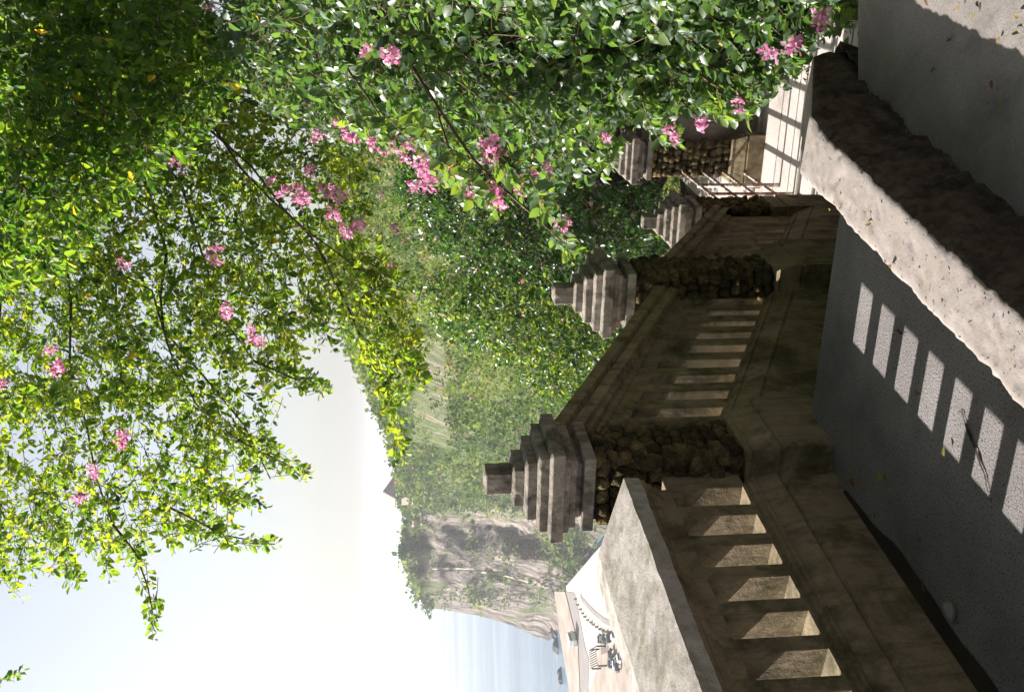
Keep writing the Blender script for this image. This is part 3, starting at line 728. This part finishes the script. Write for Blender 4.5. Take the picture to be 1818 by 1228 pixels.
for k, (x, y, D, x2, y2, D2) in enumerate([(620, -80, 5.6, 700, 250, 4.9), (640, -60, 5.0, 1000, 430, 4.5), (760, -60, 5.6, 870, 360, 4.8), (950, -50, 5.0, 1060, 120, 4.6), (1000, -60, 5.4, 1250, 220, 4.6), (1100, -60, 5.0, 1400, 100, 4.5), (700, -60, 5.2, 930, 200, 4.6), (560, -60, 5.4, 860, 180, 4.6), (1180, -50, 4.6, 1330, 180, 4.4)]):
    link('stem', tubes('stem', [(curve_pts(at(x, y, D), at(x2, y2, D2), 0.12, 12, 0.18, k + 20), 0.014, 0.003)], 6), M_twig, vine)

# pink blossoms: papery bracts in loose bunches
def flower_mesh(k):
    r = np.random.default_rng(100 + k); n = 24
    P = r.normal(0, 0.013, (n, 3)); T = unit(P + r.normal(0, 0.012, (n, 3))); Nn = r.normal(size=(n, 3))
    v, f, t_ = leaf_arrays(P, T, Nn, r.uniform(0.017, 0.028, n), r.uniform(0.017, 0.026, n), r.uniform(0, 1, n), HEART8)
    me = tri_mesh('flower', v, f, t_); me.materials.append(M_petal); return me
FLW = [flower_mesh(k) for k in range(6)]
fl_vine = [(755, 318), (740, 332), (768, 300), (800, 308), (815, 325), (828, 345), (835, 330), (858, 350), (872, 356), (885, 362), (878, 340), (862, 330), (870, 250), (880, 262), (875, 280), (890, 290), (905, 308), (920, 305), (935, 318), (945, 330), (930, 335), (978, 297), (1008, 388), (750, 308), (762, 326), (808, 318), (845, 340), (850, 328), (865, 362), (880, 352), (898, 298), (912, 316), (940, 312), (925, 325), (868, 262), (884, 272), (795, 300), (822, 334), (1248, 218), (1310, 188), (1364, 94), (1408, 76), (1195, 238), (1070, 240), (655, 92), (700, 100), (1450, 28), (600, 225), (620, 240), (655, 250), (680, 262), (725, 255), (560, 240), (700, 245), (710, 272), (740, 285), (1000, 405)]
fl_tree = [(515, 330), (508, 342), (530, 350), (545, 355), (538, 340), (575, 340), (590, 348), (582, 332), (600, 350), (585, 380), (600, 388), (612, 408), (625, 415), (635, 400), (480, 320), (550, 300), (310, 235), (318, 242), (302, 230), (310, 290), (318, 296), (262, 258), (250, 250), (270, 266), (370, 448), (378, 455), (382, 445), (398, 552), (406, 560), (455, 588), (460, 598), (92, 622), (96, 640), (104, 652), (212, 772), (218, 785), (160, 842), (166, 838), (150, 890), (48, 122), (125, 424), (345, 212), (430, 20), (375, 6), (378, 22), (215, 465), (5, 680), (690, 470), (705, 400)]
for lst, par, d0, d1 in ((fl_vine, vine, 4.2, 4.5), (fl_tree, tree, 6.2, 6.8)):
    for i, (x, y) in enumerate([(a_ + random.uniform(-9, 9), b_ + random.uniform(-9, 9)) for a_, b_ in lst for _ in range(2)]):
        o = bpy.data.objects.new('flower', FLW[i % 6]); COL.objects.link(o); o.parent = par
        dd = d0 + (d1 - d0) * random.random()
        if par is vine: dd = 3.32 + max(0, min(400, y + 60)) / 400 * 1.35 + max(0, min(500, 900 - x)) / 500 * 0.6 + 0.2 * random.random()
        o.location = at(x, y, dd); o.rotation_euler = (random.uniform(0, 6), random.uniform(0, 6), random.uniform(0, 6))
        s_ = random.uniform(0.4, 0.95) * (1.2 if par is tree else 1.0); o.scale = (s_, s_, s_)

# ------------------------------------------------------------------ bank at the right and bushes behind the pillars
def build_bank():  # dark backing for the vine, carried unseen past the viewer to block skylight
    foot = [(3.3, -3, 0.0), (3.0, 0, 0.0), (2.4, 2.4, 0.0), (1.75, 3.75, -0.2), (1.75, 5.2, -0.9), (2.25, 7.1, -1.6), (2.75, 8.3, -1.6), (2.75, 9.4, -1.6), (2.2, 10.6, -1.4), (1.3, 12.5, -1.2), (0.6, 15, -1.4)]
    V = []; Fc = []; m_ = 12; n = 60
    fx = [Vector(f) for f in foot]
    for i in range(n + 1):
        t = i / n * (len(fx) - 1); k = min(int(t), len(fx) - 2); p = fx[k].lerp(fx[k + 1], t - k)
        far = max(0, (p.y - 8.5) / 3)
        for j in range(m_ + 1):
            h = j / m_
            out = Vector((1, 0.25 + min(1, far), 0)).normalized() * (h ** 1.6) * 3.0
            z = (1 - (1 - h) ** 1.5) * (3.6 - min(2.6, far * 2.2))
            q = Vector((p.x + out.x, p.y + out.y, p.z + z)); w = mnoise.fractal(q * 1.3, 1, 2, 4) * 0.16
            V.append((q.x + w, q.y + w * .5, q.z + w * .4 - (0.1 if j == 0 else 0)))
    for i in range(n):
        for j in range(m_):
            a = i * (m_ + 1) + j; Fc.append((a, a + 1, a + m_ + 2, a + m_ + 1))
    me = mesh('bank', V, Fc, True)
    bm = bmesh.new(); bm.from_mesh(me); bmesh.ops.recalc_face_normals(bm, faces=bm.faces); bm.to_mesh(me); bm.free()
    link('bank', me, M_soil, None, 'structure')
build_bank()
def bush(name, label, poly, n, dr, lsize, k=11, mu=0.4, sd=0.25, stems=((0, 0),)):
    global lv, tw
    r = empty(name, (0, 0, 0)); tag(r, label, 'bush'); lv = []; tw = []
    add_region(poly, n, dr, k, (0.2, 0.45), lsize, (0.5, 0.7), (-0.3, -0.5, 0.1), mu, sd)
    foliage_obj('foliage', cat_leaves(lv), DIAM, M_bush, r)
    link('twigs', twig_mesh('twigs', np.concatenate([t[0] for t in tw]), np.concatenate([t[1] for t in tw]), 0.005), M_bark, r, 'stuff')
bush('dark_bush', 'dark green bush filling the gap behind the second and third pillars', [(720, 250), (1010, 250), (1060, 330), (1150, 330), (1250, 380), (1180, 470), (1080, 470), (1000, 520), (900, 500), (820, 470), (760, 430), (700, 350)], 1500, (10.5, 14), (0.05, 0.085), k=16, mu=0.3)
bush('light_bush', 'sunlit yellow green bush rising just behind the shaded stair wall', [(800, 480), (980, 500), (1060, 590), (1130, 560), (1080, 640), (1020, 720), (970, 700), (900, 640), (800, 600), (740, 520)], 1300, (11, 17), (0.045, 0.085), k=18, mu=0.6, sd=0.3)
bush('tall_bush', 'tall dark bush under the vine above the far wall', [(560, -40), (1250, -40), (1250, 120), (1150, 200), (1040, 220), (800, 260), (640, 240)], 1300, (9.6, 12), (0.07, 0.12), mu=0.25)

# ------------------------------------------------------------------ scrub on the hillside
def hill_scrub():
    lvs = []; n = 16000; got = 0; Ps = []; Ds = []; mus = []
    while got < n:
        y = RNG.uniform(250, 1075); t = RNG.uniform(-0.01, 1.0)
        xt, xb = interp(y, SKYL), interp(y, XBOT); x = xt + (xb - xt) * t
        w = 1.0
        if y > 900: w = 0.05 + (0.9 if t < 0.07 else 0)
        elif y > 560: w = 1.3
        if 735 < x < 800 and 600 < y < 790: w = 0.15
        if 980 < x < 1040 and 930 < y < 1000: w = 0.8
        g = mnoise.noise(Vector((x * 0.013, y * 0.013, 0.3)))
        if RNG.random() > w * (0.8 + 0.6 * g): continue
        p = hill_point(y, max(0, t)); Ps.append(p); Ds.append(np.linalg.norm(p)); mus.append(0.40 + 0.30 * mnoise.noise(Vector((x * 0.02, y * 0.02, 4.0))) + 0.38 * mnoise.noise(Vector((x * 0.07, y * 0.07, 8.0))) + (0.22 if y < 700 else 0.05)); got += 1
    Ps = np.array(Ps); Ds = np.array(Ds); k = 20
    sz = Ds / FPX * RNG.uniform(4.5, 13, n) * np.where(RNG.random(n) < 0.12, 1.9, 1.0)
    off = unit(RNG.normal(size=(n, k, 3))) * (RNG.random((n, k, 1)) ** 0.4); off[..., 2] = np.abs(off[..., 2]) * 0.9
    P = Ps[:, None] + off * sz[:, None, None]
    T = unit(off + RNG.normal(0, .5, off.shape)); Nn = off + RNG.normal(0, .4, off.shape) + np.array([-.2, 0, .4])
    L = np.repeat(sz[:, None], k, 1) * RNG.uniform(0.35, 0.6, (n, k)); ti = np.clip(np.array(mus)[:, None] + RNG.normal(0, .2, (n, k)), 0, .95)
    pk = RNG.random(n) < 0.035; ti[pk] = np.where(RNG.random((pk.sum(), k)) < 0.5, 1.0, ti[pk])
    v, f, t_ = leaf_arrays(P.reshape(-1, 3), T.reshape(-1, 3), Nn.reshape(-1, 3), L.ravel(), L.ravel() * 0.7, ti.ravel(), DIAM)
    o = link('scrub', tri_mesh('scrub', v, f, t_), M_hillveg, None, 'stuff')
    o['label'] = 'green scrub covering the hazy hillside'; o['category'] = 'scrub'
hill_scrub()


# ------------------------------------------------------------------ far shore: terrace, promenade, road and the things on them
LZ = -58.4
def sheet(name, pts, z, mat_, kind='structure', depth=1.2):
    return slab(name, [onz(x, y, z) for x, y in pts], z, depth, mat_, kind)
M_sand = flat('pale_sand', (0.56, 0.50, 0.42), 0.95, 0.1, 0.08, 0.05)
M_prom = flat('pinkish_earth', (0.37, 0.30, 0.255), 0.95, 0.1, 0.25, 0.15)
M_road = flat('grey_road', (0.26, 0.235, 0.225), 0.9, 0.2, 0.12, 0.2)
M_dark = flat('dark_blue_roof', (0.05, 0.06, 0.085), 0.6, 0.3, 0.2, 0.6)
M_white = flat('white_paint', (0.75, 0.75, 0.75), 0.5, 0.4, 0.05, 1)
M_glass = flat('dark_glass', (0.02, 0.025, 0.03), 0.15, 0.6, 0.1, 1)
M_thatch = flat('grey_thatch', (0.30, 0.25, 0.21), 0.95, 0.1, 0.2, 2)
M_wood = flat('dark_wood', (0.05, 0.04, 0.035), 0.8, 0.2, 0.2, 2)
M_rock = flat('dark_wet_rock', (0.06, 0.06, 0.065), 0.8, 0.3, 0.4, 0.4)
M_trail = flat('pale_trail', (0.38, 0.33, 0.28), 0.95, 0.1, 0.1, 0.1)
sheet('shore_terrace', [(1005, 1040), (1016, 1130), (1024, 1228), (1030, 1420), (1420, 1420), (1420, 960), (1100, 930)], LZ, M_sand, depth=12)
sheet('promenade', [(984, 1050), (993, 1122), (1011, 1228), (1030, 1380), (1052, 1380), (1029, 1228), (1026, 1145), (1003, 1050)], LZ + 0.35, M_prom, depth=10)
sheet('road', [(1004, 1050), (1027, 1145), (1030, 1228), (1046, 1380), (1066, 1380), (1044, 1223), (1045, 1170), (1039, 1149), (1020, 1052)], LZ + 0.12, M_road, depth=8)
sheet('dry_ground', [(1064, 1150), (1058, 1190), (1046, 1228), (1050, 1400), (1400, 1400), (1300, 1150), (1110, 1140)], LZ + 0.06, M_prom, depth=6)
def strip_on(name, pix, z, wpx, mat_):
    V = []; Fc = []
    for i, (x, y) in enumerate(pix):
        p = onz(x, y, z); a = onz(*pix[max(0, i - 1)], z); b = onz(*pix[min(len(pix) - 1, i + 1)], z)
        d = b - a; d /= np.linalg.norm(d); s_ = np.array([-d[1], d[0], 0]) * wpx
        V += [p + s_, p - s_]
        if i: Fc.append((2 * i - 2, 2 * i - 1, 2 * i + 1, 2 * i))
    return link(name, mesh(name, V, Fc), mat_, None, 'structure')
strip_on('kerb_line', [(1030, 1056), (1034, 1064), (1045, 1077), (1058, 1090), (1072, 1101), (1085, 1107), (1092, 1109), (1105, 1112)], LZ + 0.1, 0.8, M_road)
def far_box(name, label, cat, x, y, z, sx, sy, sz, m1, m2=None, rz=0.0, group=None):
    p = onz(x, y, z); r = empty(name, tuple(p), rz); tag(r, label, cat, group); return r
# row of low bollards curving over the terrace
for i, (x, y) in enumerate([(1024, 1063), (1028, 1073), (1033, 1081), (1037, 1088), (1041, 1094), (1046, 1100), (1052, 1104), (1056, 1108), (1062, 1112), (1068, 1116), (1074, 1119), (1080, 1121), (1086, 1121), (1092, 1121)]):
    p = onz(x, y, LZ)
    me = tubes('bollard', [([(p[0], p[1], LZ - 0.1), (p[0], p[1], LZ + 0.9), (p[0], p[1], LZ + 1.0)], 0.42, 0.3)], 8)
    tag(link('bollard', me, M_road), 'small grey bollard in the curved row on the pale far terrace', 'bollard', 'bollards curving across the far terrace')
def vehicle(name, label, x, y, L, W, Hh, rz, body, group=None):
    p = onz(x, y, LZ + 0.35); r = empty(name, (p[0], p[1], LZ + 0.36), rz); tag(r, label, 'van' if 'van' in name else 'car', group)
    me = box_me('body', -L / 2, L / 2, -W / 2, W / 2, 0.35, Hh * 0.62, 0.12); link('body', me, body, r)
    me = box_me('cabin', -L * 0.46, L * (0.44 if 'van' in name else 0.25), -W * 0.45, W * 0.45, Hh * 0.6, Hh, 0.15); link('cabin', me, body, r)
    for sx in (-1, 1): link('window', box_me('window', -L * 0.4, L * 0.3, sx * W * 0.455 - 0.02, sx * W * 0.455 + 0.02, Hh * 0.66, Hh * 0.92), M_glass, r)
    for sx in (-1, 1):
        for sy in (-1, 1):
            V, Fc = tube_arrays([(sx * L * 0.32, sy * W * 0.5 - 0.1, 0.34), (sx * L * 0.32, sy * W * 0.5 + 0.1, 0.34)], 0.34, 0.34, 12); link('wheel', mesh('wheel', V, Fc), M_glass, r)
vehicle('white_van', 'white van parked beside the far road above the sea', 1023, 1133, 5.6, 2.4, 2.6, rad(70), M_white)
for i, (x, y, rz) in enumerate([(1068, 1133, 20), (1076, 1134, 70), (1085, 1131, 20), (1094, 1128, 60), (1088, 1160, 30), (1092, 1170, 30), (1096, 1176, 30), (1100, 1183, 40), (1088, 1176, 30), (1104, 1165, 40)]):
    lab = ('tiny dark car' if i % 3 else 'tiny white car') + (' between the slatted shed and the bollards on the far terrace' if i < 4 else ' behind the slatted shed on the far terrace')
    vehicle('parked_car', lab, x, y, 3.0, 1.5, 1.35, rad(rz), M_dark if i % 3 else M_white, 'cars parked on the far terrace')
# long dark slatted roof
q0, q1, q2, q3 = (onz(x, y, LZ) for x, y in ((1063, 1146), (1077, 1150), (1078, 1192), (1068, 1176)))
shed = empty('open_shed', (0, 0, 0)); tag(shed, 'long dark slatted shed roof on the far terrace', 'shed')
a0 = (q0 + q1) / 2; b0 = (q2 + q3) / 2; dv = (b0 - a0); ln = np.linalg.norm(dv); dv /= ln; sv = np.array([-dv[1], dv[0], 0])
for k in range(9):
    p = a0 + dv * ln * k / 9.0
    w = dv * (ln / 9 * 0.8); V = []
    for (aa, bb) in ((p - sv * 6, 0), (p + sv * 6, 0)):
        for zz in (2.6, 2.8):
            V += [(aa[0], aa[1], LZ + zz), (aa[0] + w[0], aa[1] + w[1], LZ + zz + 0.5)]
    link('roof_slat', mesh('roof_slat', V, [(0, 1, 3, 2), (4, 6, 7, 5), (0, 4, 5, 1), (2, 3, 7, 6), (0, 2, 6, 4), (1, 5, 7, 3)]), M_dark, shed)
for t in (0.02, 0.98):
    for sgn in (-5, 5):
        p = a0 + dv * ln * t + sv * sgn; link('post', box_me('post', p[0] - .2, p[0] + .2, p[1] - .2, p[1] + .2, LZ - .1, LZ + 2.7), M_wood, shed)
# rocks at the foot of the headland
rmesh = []
for k in range(4):
    bm = bmesh.new(); bmesh.ops.create_icosphere(bm, subdivisions=2, radius=1)
    for v in bm.verts: v.co *= 1 + 0.7 * mnoise.noise(v.co * 1.3 + Vector((k * 5, 0, 0))) + 0.35 * mnoise.noise(v.co * 3.5)
    me = bpy.data.meshes.new('rock'); bm.to_mesh(me); bm.free(); me.materials.append(M_rock); rmesh.append(me)
for i, (x, y, r_) in enumerate([(968, 1095, 3.5), (976, 1102, 3), (982, 1108, 2.6), (985, 1118, 3.2), (988, 1128, 3.0), (980, 1122, 2.2), (989, 1140, 2.6), (990, 1148, 3.4), (986, 1150, 2), (996, 1192, 2.2), (997, 1205, 2.4), (972, 1112, 2.0), (974, 1085, 4), (982, 1092, 4), (986, 1100, 3)]):
    p = onz(x, y, SEAZ); o = link('rock', rmesh[i % 4]); o.location = (p[0], p[1], SEAZ + 0.3); r_ *= 0.55; o.scale = (r_ * 1.4, r_ * 1.2, r_); o.rotation_euler = (0, 0, i)
    tag(o, 'dark boulder in the shallows at the foot of the headland', 'rock', 'boulders at the foot of the headland')
# trails on the headland
def on_hill(x, y, lift=0.004):
    xt, xb = interp(y, SKYL), interp(y, XBOT); p = hill_point(y, min(1, max(0, (x - xt) / (xb - xt)))); c = np.array([0, 0, EYE]); return c + (p - c) * (1 - lift)
def trail(pix, wpx, lift=0.012):
    n = 40; cum = np.linspace(0, len(pix) - 1, n); V = []; Fc = []
    for i, t in enumerate(cum):
        k = min(int(t), len(pix) - 2); f_ = t - k; x = pix[k][0] * (1 - f_) + pix[k + 1][0] * f_; y = pix[k][1] * (1 - f_) + pix[k + 1][1] * f_
        y += 2.5 * mnoise.noise(Vector((x * .09, 3, 1))); w = wpx * (0.7 + 0.5 * mnoise.noise(Vector((x * .05, 9, 1))))
        dx = pix[k + 1][0] - pix[k][0]; dy = pix[k + 1][1] - pix[k][1]; l_ = math.hypot(dx, dy); nx, ny = -dy / l_ * w, dx / l_ * w
        V += [on_hill(x + nx, y + ny, lift), on_hill(x - nx, y - ny, lift)]
        if i: Fc.append((2 * i - 2, 2 * i - 1, 2 * i + 1, 2 * i))
    link('trail', mesh('trail', V, Fc), M_trail, None, 'structure')
trail([(768, 1009), (832, 1009), (857, 1016), (895, 1021), (940, 1034), (973, 1044)], 1.6)
trail([(731, 884), (732, 905), (733, 935)], 3.0)
trail([(745, 888), (746, 912), (748, 938)], 1.2)
# pavilion on the crest
def pavilion():
    D = 372; c = at(712, 871, D); r = empty('pavilion', tuple(c), rad(28)); tag(r, 'small open pavilion with pyramid thatched roof on the far crest', 'pavilion')
    w = 4.3; V = [(-w, -w, 2.0), (w, -w, 2.0), (w, w, 2.0), (-w, w, 2.0), (0, 0, 6.2), (-w * .93, -w * .93, 1.75), (w * .93, -w * .93, 1.75), (w * .93, w * .93, 1.75), (-w * .93, w * .93, 1.75)]
    link('roof', mesh('roof', V, [(0, 1, 4), (1, 2, 4), (2, 3, 4), (3, 0, 4), (5, 6, 1, 0), (6, 7, 2, 1), (7, 8, 3, 2), (8, 5, 0, 3), (8, 7, 6, 5)]), M_thatch, r)
    for sx in (-1, 1):
        for sy in (-1, 1): link('post', box_me('post', sx * 3.3 - .18, sx * 3.3 + .18, sy * 3.3 - .18, sy * 3.3 + .18, -3, 1.9), M_wood, r)
    link('floor', box_me('floor', -3.7, 3.7, -3.7, 3.7, -3, -0.1), M_thatch, r)
pavilion()
def far_tree(label, x, y, D, rx, rz_, mu, group=None):
    c = at(x, y, D); r = empty('far_tree', tuple(c)); tag(r, label, 'tree', group); n = 420
    off = unit(RNG.normal(size=(n, 3))) * (RNG.random((n, 1)) ** 0.45) * np.array([rx, rx, rz_]); off[:, 2] += rz_ * 0.9
    T = unit(off + RNG.normal(0, .6, off.shape) * rx); Nn = unit(off) + RNG.normal(0, .4, off.shape); L = RNG.uniform(.5, 1.0, n) * rx * 0.42
    v, f, t_ = leaf_arrays(off, T, Nn, L, L * .8, np.clip(mu + RNG.normal(0, .15, n), 0, .95), DIAM)
    link('crown', tri_mesh('crown', v, f, t_), M_hillveg, r); 
    link('trunk', tubes('trunk', [([(0, 0, -1.5), (0.1, 0, rz_ * .5), (0, 0, rz_ * 1.2)], rx * 0.09, rx * 0.04)], 6), M_wood, r)
far_tree('lone rounded dark tree standing on the far headland crest', 724, 977, 400, 2.9, 1.7, 0.02)
for (x, y, D, rx, mu, lab) in ((724, 927, 398, 1.1, 0.1, 'small dark shrub on the headland crest nearest the pavilion'), (725, 944, 400, 1.5, 0.1, 'largest of the small dark shrubs on the headland crest'), (727, 957, 402, 1.0, 0.2, 'small shrub on the headland crest close to the lone tree')):
    far_tree(lab, x, y, D, rx, rx * .8, mu, 'small shrubs on the headland crest')

# ------------------------------------------------------------------ small things on the paving
ps = np.array([0.0, 0.0])
V = []; Fc = []
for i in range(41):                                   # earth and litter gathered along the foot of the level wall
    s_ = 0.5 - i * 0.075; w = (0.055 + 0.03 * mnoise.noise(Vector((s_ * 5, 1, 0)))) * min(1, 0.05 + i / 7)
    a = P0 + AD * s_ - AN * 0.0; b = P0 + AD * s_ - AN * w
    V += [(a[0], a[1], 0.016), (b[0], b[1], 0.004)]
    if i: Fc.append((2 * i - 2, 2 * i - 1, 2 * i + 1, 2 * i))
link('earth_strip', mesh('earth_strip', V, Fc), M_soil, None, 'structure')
bm = bmesh.new(); bmesh.ops.create_icosphere(bm, subdivisions=3, radius=1)
for v in bm.verts: v.co *= 1 + 0.28 * mnoise.noise(v.co * 1.6)
me = bpy.data.meshes.new('round_stone'); bm.to_mesh(me); bm.free(); me.polygons.foreach_set('use_smooth', [True] * len(me.polygons)); me.materials.append(M_rground)
o = link('round_stone', me); p = onz(1686, 1083, 0.012); o.location = (p[0], p[1], 0.014); o.scale = (0.030, 0.022, 0.017); o.rotation_euler = (0, 0, 0.5)
tag(o, 'small pale stone lying on the dark paving by the level wall', 'stone')
lm = []
for k in range(3):
    v, f, t_ = leaf_arrays(np.zeros((1, 3)), np.array([[1., 0, 0.1]]), np.array([[0.1, .2 * (k - 1), 1.]]), np.ones(1), np.array([0.5]), np.array([k * .45]), LEAF8)
    q_ = tri_mesh('fallen_leaf', v, f, t_); q_.materials.append(M_dry); lm.append(q_)
def fallen(x, y, z, size, label, group, i):
    p = onz(x, y, z); o = link('fallen_leaf', lm[i % 3]); o.location = (p[0], p[1], z + 0.006); o.scale = (size,) * 3; o.rotation_euler = (random.uniform(-.3, .3), random.uniform(-.3, .3), random.uniform(0, 6.3)); tag(o, label, 'leaf', group)
for i, (x, y) in enumerate([(1652, 12), (1708, 22), (1735, 34), (1692, 72), (1772, 78), (1800, 60), (1766, 160), (1758, 178), (1775, 188), (1742, 14), (1806, 28), (1700, 128)]):
    fallen(x, y, 0.012, random.uniform(0.02, 0.034), 'dry leaf lying on the sunlit pavement beyond the kerb', 'dry leaves on the sunlit pavement', i)
for i, (x, y) in enumerate([(1568, 230), (1600, 150), (1632, 215), (1655, 130), (1580, 120), (1690, 300), (1740, 340), (1610, 240), (1720, 280), (1576, 190)]):
    fallen(x, y, 0.012, random.uniform(0.018, 0.03), 'dry leaf lying in the shade at the foot of the kerb', 'dry leaves in the kerb shade', i)
for i, (x, y) in enumerate([(1520, 865), (1528, 855), (1560, 838), (1633, 955), (1545, 880), (1510, 850), (1640, 1025), (1632, 845), (1680, 790), (1766, 882), (1700, 1060), (1522, 842), (1555, 905)]):
    fallen(x, y, 0.01, random.uniform(0.025, 0.045), 'yellowish fallen leaf on the shaded paving near the level wall', 'fallen leaves on the shaded paving', i)
for i, (x, y) in enumerate([(1582, 475), (1540, 400), (1478, 372), (1640, 700)]):
    fallen(x, y, 0.25, 0.026, 'tiny dry leaf resting on top of the rough kerb', 'dry leaves on the kerb top', i)
# cracks in the landing and on the kerb
def crack(pix, z, w, par_name, mat_):
    V = []; Fc = []; pts = []
    for i in range(len(pix) - 1):
        for k in range(4):
            t = k / 4; pts.append((pix[i][0] * (1 - t) + pix[i + 1][0] * t + random.uniform(-1.2, 1.2), pix[i][1] * (1 - t) + pix[i + 1][1] * t + random.uniform(-1.2, 1.2)))
    pts.append(pix[-1])
    for i, (x, y) in enumerate(pts):
        p = onz(x, y, z); a = onz(*pts[max(0, i - 1)], z); b = onz(*pts[min(len(pts) - 1, i + 1)], z); d = b - a; d /= np.linalg.norm(d) + 1e-9
        s_ = np.array([-d[1], d[0], 0]) * w * (0.3 + random.random()) * math.sin(math.pi * (i + .7) / (len(pts) + .4)); V += [p + s_, p - s_]
        if i: Fc.append((2 * i - 2, 2 * i - 1, 2 * i + 1, 2 * i))
    link('crack', mesh('crack', V, Fc), mat_, None, 'structure')
crack([(1700, 728), (1709, 732), (1716, 760), (1727, 785), (1738, 815), (1750, 850), (1757, 885)], 0.004, 0.006, 'landing', M_mortar)
crack([(1590, 585), (1598, 590), (1606, 596)], 0.004, 0.005, 'landing', M_mortar)

# ------------------------------------------------------------------ haze
def build_haze():
    x0, x1, y0, y1, z0, z1 = -45000, 45000, -300, 62000, SEAZ - 1.5, 45
    m_ = bpy.data.materials.new('haze'); m_.use_nodes = True; nt = m_.node_tree; nt.nodes.clear()
    v = N(nt, 'ShaderNodeVolumePrincipled'); v.inputs['Color'].default_value = (0.93, 0.96, 1.0, 1); v.inputs['Density'].default_value = 0.0003
    v.inputs['Anisotropy'].default_value = 0.3
    out = N(nt, 'ShaderNodeOutputMaterial'); nt.links.new(v.outputs[0], out.inputs['Volume'])
    o = link('haze', box_me('haze', x0, x1, y0, y1, z0, z1), m_, None, 'stuff')
    o['label'] = 'pale sea haze over the bay'; o['category'] = 'haze'
build_haze()
